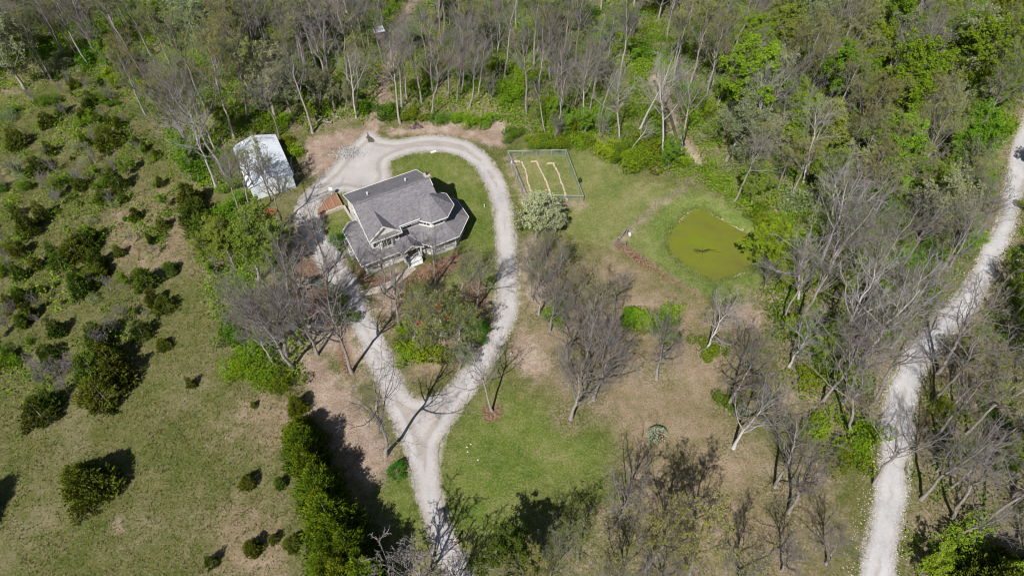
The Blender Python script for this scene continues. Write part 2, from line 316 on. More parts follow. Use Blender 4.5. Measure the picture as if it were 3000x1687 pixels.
def ground_material():
    m, n, l, b = new_mat('ground_soil_and_grass', .95, .05)
    tc = n.new('ShaderNodeTexCoord'); P = tc.outputs['Object']
    nA = noise(n, l, .16, 4, .6, P); nB = noise(n, l, .75, 5, .65, P); nC = noise(n, l, 4.0, 4, .7, P); nD = noise(n, l, 13., 3, .7, P)
    vo = n.new('ShaderNodeTexVoronoi'); vo.inputs['Scale'].default_value = 5.0; l.new(P, vo.inputs['Vector'])
    vr = n.new('ShaderNodeSeparateColor'); l.new(vo.outputs['Color'], vr.inputs[0])
    def at(k):
        a = n.new('ShaderNodeAttribute'); a.attribute_name = k; return a.outputs['Fac']
    edge = math_(n, l, 'ADD', math_(n, l, 'MULTIPLY', math_(n, l, 'SUBTRACT', nB.outputs[0], .5), 2.6), math_(n, l, 'MULTIPLY', math_(n, l, 'SUBTRACT', nC.outputs[0], .5), 1.2))
    def mask(k, soft, amp, off=0.0):
        v = math_(n, l, 'ADD', at(k), math_(n, l, 'MULTIPLY', edge, amp))
        mr = n.new('ShaderNodeMapRange'); mr.inputs[1].default_value = -soft+off; mr.inputs[2].default_value = soft+off; mr.interpolation_type = 'SMOOTHSTEP'
        l.new(v, mr.inputs[0]); return mr.outputs[0]
    def tone(fac, *st):
        r = ramp(n, list(st)); l.new(fac, r.inputs[0]); return r.outputs[0]
    mixn = math_(n, l, 'ADD', math_(n, l, 'MULTIPLY', nA.outputs[0], .35), math_(n, l, 'ADD', math_(n, l, 'MULTIPLY', nB.outputs[0], .25), math_(n, l, 'ADD', math_(n, l, 'MULTIPLY', nC.outputs[0], .22), math_(n, l, 'MULTIPLY', nD.outputs[0], .18))))
    fine = math_(n, l, 'ADD', math_(n, l, 'MULTIPLY', nC.outputs[0], .5), math_(n, l, 'MULTIPLY', nD.outputs[0], .5))
    mixn = math_(n, l, 'MULTIPLY_ADD', math_(n, l, 'SUBTRACT', mixn, .5), 1.7, .5)
    c = tone(mixn, (.33, (.072, .10, .020)), (.45, (.112, .128, .032)), (.55, (.16, .155, .06)), (.68, (.25, .215, .125)))
    dry = tone(mixn, (.33, (.15, .145, .055)), (.45, (.235, .19, .105)), (.56, (.325, .245, .165)), (.68, (.43, .33, .25)))
    c = mixc(n, l, mask('dry', 3.8, 2.3), c, dry)
    lawn = tone(mixn, (.33, (.075, .125, .018)), (.46, (.125, .175, .03)), (.56, (.175, .205, .05)), (.68, (.27, .25, .12)))
    c = mixc(n, l, mask('lawn', 3.6, 2.3), c, lawn)
    me_ = tone(mixn, (.33, (.12, .16, .04)), (.46, (.175, .205, .06)), (.56, (.235, .24, .085)), (.68, (.33, .30, .17)))
    c = mixc(n, l, mask('meadow', 2.5, 1.5), c, me_)
    lit = tone(math_(n, l, 'ADD', math_(n, l, 'MULTIPLY', mixn, .75), math_(n, l, 'MULTIPLY', vr.outputs[0], .25)), (.30, (.085, .105, .020)), (.42, (.145, .14, .05)), (.52, (.235, .19, .115)), (.64, (.35, .28, .205)))
    c = mixc(n, l, mask('litter', 1.6, 1.3), c, lit)
    drt = tone(mixn, (.33, (.20, .15, .10)), (.48, (.35, .26, .20)), (.6, (.47, .365, .295)), (.7, (.56, .46, .39)))
    c = mixc(n, l, mask('dirt', 1.1, 1.3), c, drt)
    mu = tone(math_(n, l, 'ADD', math_(n, l, 'MULTIPLY', fine, .6), math_(n, l, 'MULTIPLY', vr.outputs[1], .4)), (.25, (.09, .055, .035)), (.5, (.215, .125, .078)), (.75, (.34, .225, .155)))
    c = mixc(n, l, mask('mulch', .45, .55), c, mu)
    sa = tone(mixn, (.35, (.22, .17, .12)), (.6, (.46, .38, .29)))
    c = mixc(n, l, mask('sand', .7, .6), c, sa)
    gv = tone(fine, (.3, (.36, .33, .29)), (.6, (.58, .55, .51)))
    c = mixc(n, l, mask('verge', .4, .45), c, gv)
    bank = tone(mixn, (.33, (.075, .14, .02)), (.46, (.125, .20, .035)), (.56, (.19, .24, .06)), (.68, (.30, .29, .14)))
    c = mixc(n, l, math_(n, l, 'MULTIPLY', mask('pond', 1.6, .8, -3.4), .8), c, bank)
    mud = tone(fine, (.3, (.03, .028, .008)), (.7, (.09, .085, .03)))
    c = mixc(n, l, mask('pond', .25, .2, .12), c, mud)
    # pale straw flecks and dark tufts in the sward
    fk = ramp(n, [(.70, (0, 0, 0)), (.86, (1, 1, 1))]); l.new(vr.outputs[2], fk.inputs[0])
    c = mixc(n, l, math_(n, l, 'MULTIPLY', fk.outputs[0], .2), c, (.40, .32, .22))
    dk = ramp(n, [(.34, (.62, .66, .60)), (.46, (1, 1, 1)), (.60, (1, 1, 1)), (.7, (1.0, 1.0, 1.0))]); l.new(nC.outputs[0], dk.inputs[0])
    c = mixc(n, l, .8, c, dk.outputs[0], 'MULTIPLY')
    l.new(c, b.inputs['Base Color'])
    hgt = math_(n, l, 'ADD', math_(n, l, 'MULTIPLY', nC.outputs[0], .7), math_(n, l, 'MULTIPLY', nD.outputs[0], .5))
    bump(n, l, b, hgt, 1.0, .22)
    return m
gme = np_mesh('ground', np.column_stack([XY, ZG]), Q, mats=[ground_material()], smooth=True,
              attr=dict(lawn=zone(LAWN), meadow=zone(LAWN[1:2]), dry=zone(DRY), litter=far_wood, dirt=dirt, mulch=mul, sand=sand, verge=verge, pond=dpond))
tag(link('ground', gme), kind='structure')

# ------------------------------------------------------------ gravel driveway and road
def gravel_material(name, tint):
    m, n, l, b = new_mat(name, .95, .05)
    tc = n.new('ShaderNodeTexCoord'); P = tc.outputs['Object']
    nA = noise(n, l, .3, 4, .6, P); nC = noise(n, l, 3.0, 4, .7, P); nD = noise(n, l, 22., 2, .7, P)
    a = n.new('ShaderNodeAttribute'); a.attribute_name = 'edge'
    f = math_(n, l, 'ADD', math_(n, l, 'MULTIPLY', nA.outputs[0], .4), math_(n, l, 'ADD', math_(n, l, 'MULTIPLY', nC.outputs[0], .35), math_(n, l, 'MULTIPLY', nD.outputs[0], .25)))
    r = ramp(n, [(.34, tuple(x*.66 for x in tint)), (.46, tuple(x*.88 for x in tint)), (.56, tint), (.68, tuple(min(.74, x*1.12) for x in tint))]); l.new(f, r.inputs[0])
    # wheel tracks packed bright, loose crown and edges duller
    wv = math_(n, l, 'ADD', a.outputs['Fac'], math_(n, l, 'MULTIPLY', math_(n, l, 'SUBTRACT', nC.outputs[0], .5), .9))
    tr = ramp(n, [(0, (.64, .60, .54)), (.08, (.84, .81, .77)), (.2, (1.0, 1.0, 1.0)), (.3, (1, 1, 1)), (.38, (.80, .755, .705)), (.46, (.82, .78, .735)), (.6, (.96, .945, .93)), (1, (.98, .97, .955))])
    tr.color_ramp.interpolation = 'EASE'
    l.new(math_(n, l, 'MULTIPLY', wv, .25), tr.inputs[0])
    c = mixc(n, l, 1.0, r.outputs[0], tr.outputs[0], 'MULTIPLY'); l.new(c, b.inputs['Base Color'])
    bump(n, l, b, math_(n, l, 'ADD', nC.outputs[0], math_(n, l, 'MULTIPLY', nD.outputs[0], .8)), .6, .06)
    return m
def rough_edge(P, step, amp, seed):
    P = resample(P, step); r = np.random.default_rng(seed)
    T = np.roll(P, -1, 0)-np.roll(P, 1, 0); N = np.stack([T[:, 1], -T[:, 0]], 1); N /= np.linalg.norm(N, axis=1)[:, None]+1e-9
    k = r.normal(0, 1, len(P)); s = np.convolve(np.r_[k, k[:9]], np.ones(9)/3, 'same')[:len(P)]
    return P+N*(k*amp*.6+s*amp)[:, None]
def sheet(name, outer, inner, z, step, mat):
    V = [tuple(p) for p in outer]; E = [(i, (i+1) % len(outer)) for i in range(len(outer))]
    if inner is not None:
        o = len(V); V += [tuple(p) for p in inner]; E += [(o+i, o+(i+1) % len(inner)) for i in range(len(inner))]
    g = np.stack(np.meshgrid(np.arange(outer[:, 0].min(), outer[:, 0].max(), step), np.arange(outer[:, 1].min(), outer[:, 1].max(), step)), -1).reshape(-1, 2)
    g += RNG.uniform(-.1, .1, g.shape)*step
    k = sdf(g, outer) > step*.35
    if inner is not None: k &= sdf(g, inner) < -step*.35
    V += [tuple(p) for p in g[k]]
    v2, _, f2, *_ = delaunay_2d_cdt([Vector(v) for v in V], E, [], 0, 1e-5)
    v2 = np.array([tuple(v) for v in v2]); T = np.array([f for f in f2 if len(f) == 3])
    c = v2[T].mean(1); k = inside(c, outer)
    if inner is not None: k &= ~inside(c, inner)
    T = T[k]
    e = seg_dist(v2, outer)
    if inner is not None: e = np.minimum(e, seg_dist(v2, inner))
    return np_mesh(name, np.column_stack([v2, np.full(len(v2), z)]), None, T, [mat], attr=dict(edge=e))
dm = gravel_material('drive_gravel', (.475, .450, .438)); rm = gravel_material('road_gravel', (.50, .49, .49))
tag(link('driveway', sheet('driveway', rough_edge(DRIVE_OUT, .35, .10, 1), rough_edge(DRIVE_IN, .35, .10, 2), .012, .7, dm)), kind='structure')
tag(link('gravel_road', sheet('gravel_road', rough_edge(ROAD, .4, .13, 3), None, .012, .8, rm)), kind='structure')
# loose stones spilled along both edges, one uncountable mass
def pebbles(name, P, s, mats, label, cat, z0=0.0, parent=None):
    n = len(P); base = np.array([(1, 0, -.2), (-.5, .87, -.2), (-.5, -.87, -.2), (.3, .2, .75), (-.35, -.1, .6)])
    fc = np.array([(0, 1, 3), (1, 4, 3), (1, 2, 4), (2, 0, 3), (2, 3, 4)])
    a = RNG.uniform(0, 6.28, n); ca, sa = np.cos(a), np.sin(a)
    B = base[None]*s[:, None, None]*RNG.uniform(.6, 1.3, (n, 1, 3))
    X = B[..., 0]*ca[:, None]-B[..., 1]*sa[:, None]+P[:, 0:1]; Y = B[..., 0]*sa[:, None]+B[..., 1]*ca[:, None]+P[:, 1:2]
    Z = B[..., 2]+(P[:, 2:3] if P.shape[1] > 2 else z0)
    T = (fc[None]+np.arange(n)[:, None, None]*5).reshape(-1, 3)
    o = link(name, np_mesh(name, np.stack([X, Y, Z], -1), None, T, mats), parent)
    return tag(o, label, cat, kind='stuff') if label else tag(o, kind='stuff')
M['limestone'] = simple('limestone', (.42, .38, .32), (.68, .63, .55), 5., .9, .5, .02)
M['greystone'] = simple('grey_rubble', (.22, .21, .20), (.46, .44, .43), 4., .9, .5, .02)
bd = np.vstack([resample(DRIVE_OUT, .16), resample(DRIVE_IN, .16)]); bd = np.repeat(bd, 2, 0)+RNG.normal(0, .20, (2*len(bd), 2))
pebbles('loose_gravel', bd, RNG.uniform(.02, .075, len(bd)), [M['limestone']], 'loose pale gravel spilled along the driveway edges', 'gravel', .01)
bd = resample(ROAD, .16); bd = np.repeat(bd, 3, 0)+RNG.normal(0, .35, (3*len(bd), 2))
rl = resample(smooth_open(ROAD_L[1:8], 1), .1, False); rl = rl+np.array([-1.3, 0])+RNG.normal(0, .4, rl.shape)
bd = np.vstack([bd, rl[RNG.random(len(rl)) < .8]])
pebbles('loose_gravel', bd, RNG.uniform(.03, .11, len(bd)), [M['limestone']], 'loose white stones strewn along the gravel road verges', 'gravel', .01)

# damp stain where the woodland track meets the drive
m_st = simple('wet_stain', (.07, .055, .045), (.14, .115, .10), 3, .6, 0)
st = rough_edge(smooth_closed(G2([(1077, 385), (1079, 392), (1082, 397), (1086, 402), (1091, 407), (1098, 412), (1094, 417), (1087, 415), (1083, 417), (1079, 412), (1081, 407), (1074, 406), (1076, 400), (1078, 396), (1075, 390)]), 1), .12, .07, 5)
tag(link('damp_stain', sheet('damp_stain', st, None, .017, .3, m_st)), kind='structure')
# concrete walk from drive to porch steps, of separate slabs
M['concrete'] = simple('concrete', (.36, .30, .25), (.50, .43, .37), 3, .9, .3, .01)
wp = smooth_open(G2([(1058, 862), (1104, 849), (1160, 826), (1212, 782)]), 2); wp = resample(wp, 1.15, False)
walk = empty('garden_walk'); tag(walk, kind='structure')
for a, b_ in zip(wp[:-1], wp[1:]):
    t = (b_-a)/np.linalg.norm(b_-a); nrm = np.array([-t[1], t[0]])*.55; a2, b2 = a+t*.015, b_-t*.015
    MB().prism([tuple(a2-nrm), tuple(b2-nrm), tuple(b2+nrm), tuple(a2+nrm)], -.05, .022+random.uniform(0, .008)).build('slab', M['concrete'], walk)

# ------------------------------------------------------------ pond
def water_material():
    m, n, l, b = new_mat('algae_water', .28, .5)
    tc = n.new('ShaderNodeTexCoord'); P = tc.outputs['Object']
    nA = noise(n, l, .09, 3, .5, P); nB = noise(n, l, .5, 5, .7, P); nC = noise(n, l, 4, 4, .75, P)
    f = math_(n, l, 'ADD', math_(n, l, 'MULTIPLY', nA.outputs[0], .6), math_(n, l, 'ADD', math_(n, l, 'MULTIPLY', nB.outputs[0], .3), math_(n, l, 'MULTIPLY', nC.outputs[0], .1)))
    r = ramp(n, [(.36, (.118, .115, .026)), (.48, (.148, .155, .025)), (.56, (.155, .178, .017)), (.66, (.155, .21, .012))]); l.new(f, r.inputs[0])
    sp = ramp(n, [(.64, (1, 1, 1)), (.72, (.55, .5, .4))]); l.new(nC.outputs[0], sp.inputs[0])
    l.new(mixc(n, l, .6, r.outputs[0], sp.outputs[0], 'MULTIPLY'), b.inputs['Base Color'])
    bump(n, l, b, nC.outputs[0], .05, .02)
    return m
pc = POND.mean(0); pw = pc+(POND-pc)*1.02
tag(link('pond_water', sheet('pond_water', pw, None, -.345, 1.2, water_material())), kind='structure')
# creek water, dark shallow pools
m_cw, n_, l_, b_ = new_mat('creek_water', .12, .5); b_.inputs['Base Color'].default_value = (.10, .085, .05, 1)
def ribbon(name, P, wd, z, mat):
    T = np.gradient(P, axis=0); N = np.stack([-T[:, 1], T[:, 0]], 1); N /= np.linalg.norm(N, axis=1)[:, None]
    A, B = P-N*wd, P+N*wd; k = len(P)
    V = np.column_stack([np.vstack([A, B]), np.full(2*k, z)]); i = np.arange(k-1)
    return np_mesh(name, V, np.stack([i, i+1, i+1+k, i+k], 1), mats=[mat])
tag(link('creek_water', ribbon('creek_water', resample(CREEK, 1., False)[:20], .3, -.76, m_cw)), kind='structure')
tag(link('creek_water', ribbon('creek_water', resample(CREEK2, 1., False), .55, -.74, m_cw)), kind='structure')

# ============================================================ house
M['shingle'] = None
def shingle_material():
    m, n, l, b = new_mat('grey_shingle', .9, .1)
    tc = n.new('ShaderNodeTexCoord'); P = tc.outputs['Object']
    mp = n.new('ShaderNodeMapping'); mp.inputs['Scale'].default_value = (1, 2.2, 2.2); l.new(P, mp.inputs[0])
    v = n.new('ShaderNodeTexVoronoi'); v.inputs['Scale'].default_value = 3.2; l.new(mp.outputs[0], v.inputs['Vector'])
    s = n.new('ShaderNodeSeparateColor'); l.new(v.outputs['Color'], s.inputs[0])
    a = noise(n, l, .5, 3, .5, P); c = noise(n, l, 14, 3, .7, P)
    f = math_(n, l, 'ADD', math_(n, l, 'MULTIPLY', s.outputs[0], .45), math_(n, l, 'ADD', math_(n, l, 'MULTIPLY', a.outputs[0], .3), math_(n, l, 'MULTIPLY', c.outputs[0], .25)))
    r = ramp(n, [(.2, (.135, .128, .138)), (.5, (.178, .170, .182)), (.8, (.235, .226, .238))]); l.new(f, r.inputs[0]); l.new(r.outputs[0], b.inputs['Base Color'])
    bump(n, l, b, f, .35, .03); return m
M['shingle'] = shingle_material()
def siding_material(name, c0, c1, pitch=.14):
    m, n, l, b = new_mat(name, .6, .3)
    tc = n.new('ShaderNodeTexCoord'); P = tc.outputs['Object']
    t = noise(n, l, 2.5, 4, .6, P); r = ramp(n, [(.3, c0), (.7, c1)]); l.new(t.outputs[0], r.inputs[0]); l.new(r.outputs[0], b.inputs['Base Color'])
    sp = n.new('ShaderNodeSeparateXYZ'); l.new(P, sp.inputs[0]); fr = math_(n, l, 'FRACT', math_(n, l, 'DIVIDE', sp.outputs[2], pitch)); bump(n, l, b, fr, .5, .012)
    return m
M['siding'] = siding_material('cream_siding', (.68, .67, .60), (.76, .75, .69))
M['trim'] = simple('white_trim', (.62, .62, .61), (.73, .73, .72), 3, .5, .05, .005, .4)
M['skirt'] = simple('white_washed_skirt', (.42, .42, .42), (.80, .80, .80), 5.5, .8, .8, .03)
M['deckwood'] = simple('grey_deck', (.22, .20, .18), (.32, .30, .27), 4, .8, .2, .005)
mg, n_, l_, b_ = new_mat('window_glass', .06, .6); b_.inputs['Base Color'].default_value = (.035, .045, .055, 1); M['glass'] = mg
HO = np.array([-24.746, 73.584]); HTH = R(28.3)
house = empty('house', (HO[0], HO[1], 0), HTH)
tag(house, 'two-storey grey-shingled house with octagonal turret and wraparound white porch', 'house')
TR, ZR, ZE, SL = .14, 8.5, 5.8, .4909
zm = lambda y: ZR-SL*abs(y+5.5)
def slab(mb, pts, th): return mb.hexa([(x, y, z-th) for x, y, z in pts], pts)
OC, OI = (10.28, -8.25), 3.15
def octo(c, r, ks=range(8)):
    q = r/math.cos(R(22.5)); return [(c[0]+q*math.cos(R(22.5+45*k)), c[1]+q*math.sin(R(22.5+45*k))) for k in ks]
# walls
wl = MB(); wl.prism([(.3, -.3), (.3, -10.3), (4.4, -10.3), (4.4, -9.38), (11.25, -9.38), (11.25, -.3)], -.2, 5.66)
wl.hexa([(.3, -.32, 5.66), (.3, -10.13, 5.66), (.3, -5.5, zm(-5.5)-.2)], [(11.25, -.32, 5.66), (11.25, -10.13, 5.66), (11.25, -5.5, zm(-5.5)-.2)])
wall = wl.build('wall', M['siding'], house)
tw = MB().prism(octo(OC, 2.5), -.2, 5.7).build('turret_wall', M['siding'], house)
bay = MB().prism([(1.05, -10.25), (1.5, -10.8), (3.2, -10.8), (3.65, -10.25)], -.1, 5.62).build('bay_window_wall', M['siding'], house)
# main roof with its ridge, one slope each
slab(MB(), [(-.05, 0, zm(0)), (11.6, 0, zm(0)), (11.6, -5.5, ZR), (-.05, -5.5, ZR)][::-1], TR).build('roof', M['shingle'], house)
fr = slab(MB(), [(-.05, -5.5, ZR), (-.05, -11.05, zm(-11.05)), (4.69, -11.05, zm(-11.05)), (4.69, -10.2, zm(-10.2)), (11.6, -10.2, zm(-10.2)), (11.6, -5.5, ZR)], TR).build('roof', M['shingle'], house)
MB().bar((-.06, -5.5, ZR+.015), (11.61, -5.5, ZR+.015), .3, .05).build('ridge_cap', M['shingle'], fr)
# front cross gable
cg = MB()
slab(cg, [(2.3, -7.0, 7.74), (.15, -10.8, 5.94), (2.3, -10.8, 7.74)], .1)
slab(cg, [(2.3, -10.8, 7.74), (4.45, -10.8, 5.94), (2.3, -7.0, 7.74)], .1)
cgo = cg.build('gable_roof', M['shingle'], house)
MB().hexa([(.4, -10.35, 5.95), (4.2, -10.35, 5.95), (2.3, -10.35, 7.55)], [(.4, -10.5, 5.95), (4.2, -10.5, 5.95), (2.3, -10.5, 7.55)]).build('gable_wall', M['siding'], house)
tm_ = MB(); tm_.bar((.05, -10.83, 5.88), (2.3, -10.83, 7.74), .07, .2); tm_.bar((4.55, -10.83, 5.88), (2.3, -10.83, 7.74), .07, .2); tm_.build('rake_board', M['trim'], cgo)
# turret roof: six hips round a peak
ev = octo(OC, OI); pk = (OC[0], OC[1], 8.35)
poly = [ev[7], ev[0], (12.57, -6.14), (11.55, -6.5), (9., -5.6), ev[3], ev[4], ev[5], ev[6]]
tr = MB()
for a, b in zip(poly, poly[1:]+poly[:1]): tr.poly([(a[0], a[1], ZE), (b[0], b[1], ZE), pk])
tro = tr.build('turret_roof', M['shingle'], house)
MB().prism([ev[7], ev[0], (12.57, -6.14), (11.6, -6.5), (10.5, -7), (8.2, -9.2), (8., -10.4), ev[5], ev[6]], ZE-.16, ZE-.012).build('soffit', M['trim'], tro)
tb = MB()
for a, b in ((ev[7], ev[0]), (ev[0], (12.57, -6.14)), (ev[5], ev[6]), (ev[6], ev[7]), ((7.78, -10.2), ev[5])): tb.bar((*a, ZE-.06), (*b, ZE-.06), .09, .17)
tb.build('gutter', M['trim'], tro)
# fascia of the main roof
fb = MB()
fb.bar((-.1, .03, zm(0)-.06), (11.65, .03, zm(0)-.06), .1, .16); fb.bar((-.1, -11.08, zm(-11.05)-.06), (4.72, -11.08, zm(-11.05)-.06), .1, .16)
fb.bar((4.72, -11.1, zm(-11.05)-.06), (4.72, -10.2, zm(-10.2)-.06), .07, .18); fb.bar((4.75, -10.23, zm(-10.2)-.06), (7.8, -10.23, zm(-10.2)-.06), .1, .16)
for x in (-.08, 11.63): fb.bar((x, .05, zm(0)-.06), (x, -5.5, ZR-.06), .06, .2); fb.bar((x, -5.5, ZR-.06), (x, -11.07 if x < 0 else -6.6, zm(-11.05 if x < 0 else -6.6)-.06), .06, .2)
fb.build('fascia', M['trim'], house)
# soffits
sf = MB(); sf.box(0, 4.66, -11.0, -10.32, 5.56, 5.60); sf.box(4.42, 8.2, -10.17, -9.40, 5.72, 5.76); sf.build('soffit', M['trim'], house)
# porch roof
ZP, S2 = 2.9, .54
PO, PI_ = (10.35, -8.03), 5.02
po = octo(PO, PI_)
pr_ = MB()
b1 = (.3, -4.75, ZP+S2*2.38); hp = (.3, -9.42, ZP+S2*2.38)
slab(pr_, [(.3, -2.8, ZP), (-.9, -2.8, ZP), b1], .08); slab(pr_, [(-.9, -2.8, ZP), (-2.08, -4.0, ZP), b1], .08)
slab(pr_, [(-2.08, -4.0, ZP), (-2.08, -11.8, ZP), hp, b1], .08)
zf = lambda y: ZP+S2*(y+11.8)
slab(pr_, [(-2.08, -11.8, ZP), (8.0, -11.8, ZP), (8.0, -9.33, zf(-9.33)), (4.38, -9.33, zf(-9.33)), (4.38, -10.25, zf(-10.25)), (.3, -10.25, zf(-10.25)), hp], .08)
zi = ZP+S2*(PI_-2.62); inn = octo(OC, 2.45)
for k in (4, 5, 6, 7, 0):
    a, b = k, (k+1) % 8
    slab(pr_, [(*po[a], ZP), (*po[b], ZP), (*inn[b], zi), (*inn[a], zi)], .08)
pro = pr_.build('porch_roof', M['shingle'], house)
pg_ = MB(); za = 3.97
slab(pg_, [(5.4, -12.5, za), (5.4, -9.2, za), (3.72, -9.2, ZP), (3.72, -12.5, ZP)], .09); slab(pg_, [(5.4, -9.2, za), (5.4, -12.5, za), (7.08, -12.5, ZP), (7.08, -9.2, ZP)], .09)
pgo = pg_.build('portico_roof', M['shingle'], house)
MB().hexa([(3.95, -12.15, ZP-.02), (6.85, -12.15, ZP-.02), (5.4, -12.15, za-.1)], [(3.95, -12.25, ZP-.02), (6.85, -12.25, ZP-.02), (5.4, -12.25, za-.1)]).build('pediment', M['siding'], pgo)
rb = MB(); rb.bar((3.68, -12.53, ZP-.06), (5.4, -12.53, za-.04), .07, .17); rb.bar((7.12, -12.53, ZP-.06), (5.4, -12.53, za-.04), .07, .17); rb.bar((7.1, -12.5, ZP-.05), (7.1, -11.8, ZP-.05), .07, .14); rb.bar((3.7, -12.5, ZP-.05), (3.7, -11.8, ZP-.05), .07, .14); rb.build('rake_board', M['trim'], pgo)
loop = [(.35, -2.85), (-.88, -2.85), (-2.0, -4.02), (-2.0, -11.74), (7.05, -11.74), po[5], po[6], po[7], po[0], po[1], (11.3, -3.05)]
lp = [(PO[0]+(x-PO[0])*.985, PO[1]+(y-PO[1])*.985) if i > 4 else (x, y) for i, (x, y) in enumerate(loop)]
MB().prism(lp[:4]+[(4.38, -11.74), (4.38, -10.28), (.28, -10.28)], 2.70, 2.76).build('porch_ceiling', M['trim'], house)
MB().prism([(4.39, -11.73), (7.05, -11.73)]+lp[5:]+[(11.3, -9.4), (4.39, -9.4)], 2.71, 2.77).build('porch_ceiling', M['trim'], house)
ed = [(.3, -2.8), (-.9, -2.8), (-2.08, -4.0), (-2.08, -11.8), (3.7, -11.8)]
for a, b in list(zip(ed, ed[1:]))+[((7.1, -11.84), po[5]), (po[5], po[6]), (po[6], po[7]), (po[7], po[0]), (po[0], po[1])]: MB().bar((*a, ZP-.05), (*b, ZP-.05), .10, .13).build('gutter', M['trim'], pro)
# porch deck, skirt, posts and railings
dk = [(.35, -3.5), (-.6, -3.5), (-1.45, -4.35), (-1.45, -10.97), (7.42, -10.97), (8.55, -12.33), (12.08, -12.33), (14.62, -9.8), (14.62, -6.2), (12.15, -3.75), (11.3, -3.75)]
MB().prism(dk+[(11.3, -9.0), (.35, -9.0)], .70, .80).build('porch_floor', M['deckwood'], house)
ins = [(x*.992+.05, y*.995-.02) for x, y in dk]
for a, b in zip(dk, dk[1:]):
    a_, b_2 = Vector((*a, 0)), Vector((*b, 0)); d = (b_2-a_).normalized()*.04
    MB().hexa([(*a, -.1), (*b, -.1), (b[0]-d.y, b[1]+d.x, -.1), (a[0]-d.y, a[1]+d.x, -.1)], [(*a, .69), (*b, .69), (b[0]-d.y, b[1]+d.x, .69), (a[0]-d.y, a[1]+d.x, .69)]).build('skirt', M['skirt'], house)
def rail(a, b, z0=.80, parent=house, h=.92):
    a, b = Vector((*a, 0)), Vector((*b, 0)); L = (b-a).length; m = MB()
    up = Vector((0, 0, 1))
    m.bar(a+up*(z0+h), b+up*(z0+h), .09, .06); m.bar(a+up*(z0+.12), b+up*(z0+.12), .06, .05)
    n = max(2, int(L/.15))
    for i in range(1, n): p = a.lerp(b, i/n); m.bar(p+up*(z0+.14), p+up*(z0+h-.03), .045)
    return m.build('railing', M['trim'], parent)
def post(p, z1=2.72): return MB().box(p[0]-.08, p[0]+.08, p[1]-.08, p[1]+.08, .8, z1).box(p[0]-.11, p[0]+.11, p[1]-.11, p[1]+.11, .8, .95).box(p[0]-.115, p[0]+.115, p[1]-.115, p[1]+.115, z1-.14, z1-.01).build('post', M['trim'], house)
def along(a, b, n): return [tuple(np.array(a)+(np.array(b)-np.array(a))*i/n) for i in range(n+1)]
ri = lambda p: (PO[0]+(p[0]-PO[0])*.985, PO[1]+(p[1]-PO[1])*.985)
chain = [along((-1.38, -7.4), (-1.38, -10.9), 2), along((-1.38, -10.9), (4.35, -10.9), 3), along((6.45, -10.9), (7.4, -10.9), 1), along(ri(dk[4]), ri(dk[5]), 1), along(ri(dk[5]), ri(dk[6]), 2), along(ri(dk[6]), ri(dk[7]), 2), along(ri(dk[7]), ri(dk[8]), 2), along(ri(dk[8]), ri(dk[9]), 2)]
seen = []
for c in chain:
    for a, b in zip(c, c[1:]): rail(a, b)
    for p in c:
        if all((p[0]-q[0])**2+(p[1]-q[1])**2 > .1 for q in seen): post(p); seen.append(p)
for p in ((4.1, -12.1), (6.7, -12.1)): post(p, 2.86)
# front steps with cheek rails
MB().prism([(4.3, -10.99), (6.5, -10.99), (6.5, -11.5), (4.3, -11.5)], -.05, .78).build('landing', M['deckwood'], house)
for i in range(5):
    MB().box(4.4, 6.4, -11.51-.26*(i+1), -11.5-.26*i, -.05, .64-.13*i).build('step', M['skirt'], house)
for x in (4.33, 6.47): MB().hexa([(x-.05, -11.5, .0), (x+.05, -11.5, .0), (x+.05, -12.85, .0), (x-.05, -12.85, .0)], [(x-.05, -11.5, 1.6), (x+.05, -11.5, 1.6), (x+.05, -12.85, .95), (x-.05, -12.85, .95)]).build('step_rail', M['trim'], house)
# side stoop on the left
MB().prism([(-1.46, -4.5), (-2.45, -4.5), (-2.45, -7.35), (-1.46, -7.35)], -.05, .79).build('side_landing', M['deckwood'], house)
rail((-2.4, -4.55), (-2.4, -5.4)); rail((-2.4, -6.45), (-2.4, -7.3)); rail((-2.4, -4.55), (-1.5, -4.55)); rail((-2.4, -7.3), (-1.5, -7.3))
for i in range(4): MB().box(-2.46-.27*(i+1), -2.455-.27*i, -6.4, -5.45, -.05, .62-.15*i).build('step', M['deckwood'], house)
# windows: frame > pane, sill
def window(c, nx_, ny_, w_, h_, panes=2, depth=.05, parent=house):
    t = Vector((-ny_, nx_, 0)); nn = Vector((nx_, ny_, 0)); c = Vector(c); up = Vector((0, 0, 1))
    q = lambda a, z, d: tuple(c+t*a+up*z+nn*d)
    def bx(a0, a1, z0, z1, d0, d1, mb): return mb.hexa([q(a0, z0, d0), q(a1, z0, d0), q(a1, z0, d1), q(a0, z0, d1)], [q(a0, z1, d0), q(a1, z1, d0), q(a1, z1, d1), q(a0, z1, d1)])
    f = MB(); g = .07
    bx(-w_/2-g, w_/2+g, h_/2, h_/2+g, -.02, depth, f); bx(-w_/2-g, -w_/2, -h_/2, h_/2, -.02, depth, f); bx(w_/2, w_/2+g, -h_/2, h_/2, -.02, depth, f)
    for i in range(1, panes): x = -w_/2+w_*i/panes; bx(x-.035, x+.035, -h_/2, h_/2, -.02, depth-.005, f)
    fo = f.build('window', M['trim'], parent)
    for i in range(panes):
        x0, x1 = -w_/2+w_*i/panes+.035*(i > 0), -w_/2+w_*(i+1)/panes-.035*(i < panes-1)
        bx(x0, x1, -h_/2, h_/2, -.02, .012, MB()).build('pane', M['glass'], fo)
    bx(-w_/2-.12, w_/2+.12, -h_/2-.07, -h_/2, -.02, depth+.05, MB()).build('sill', M['trim'], fo)
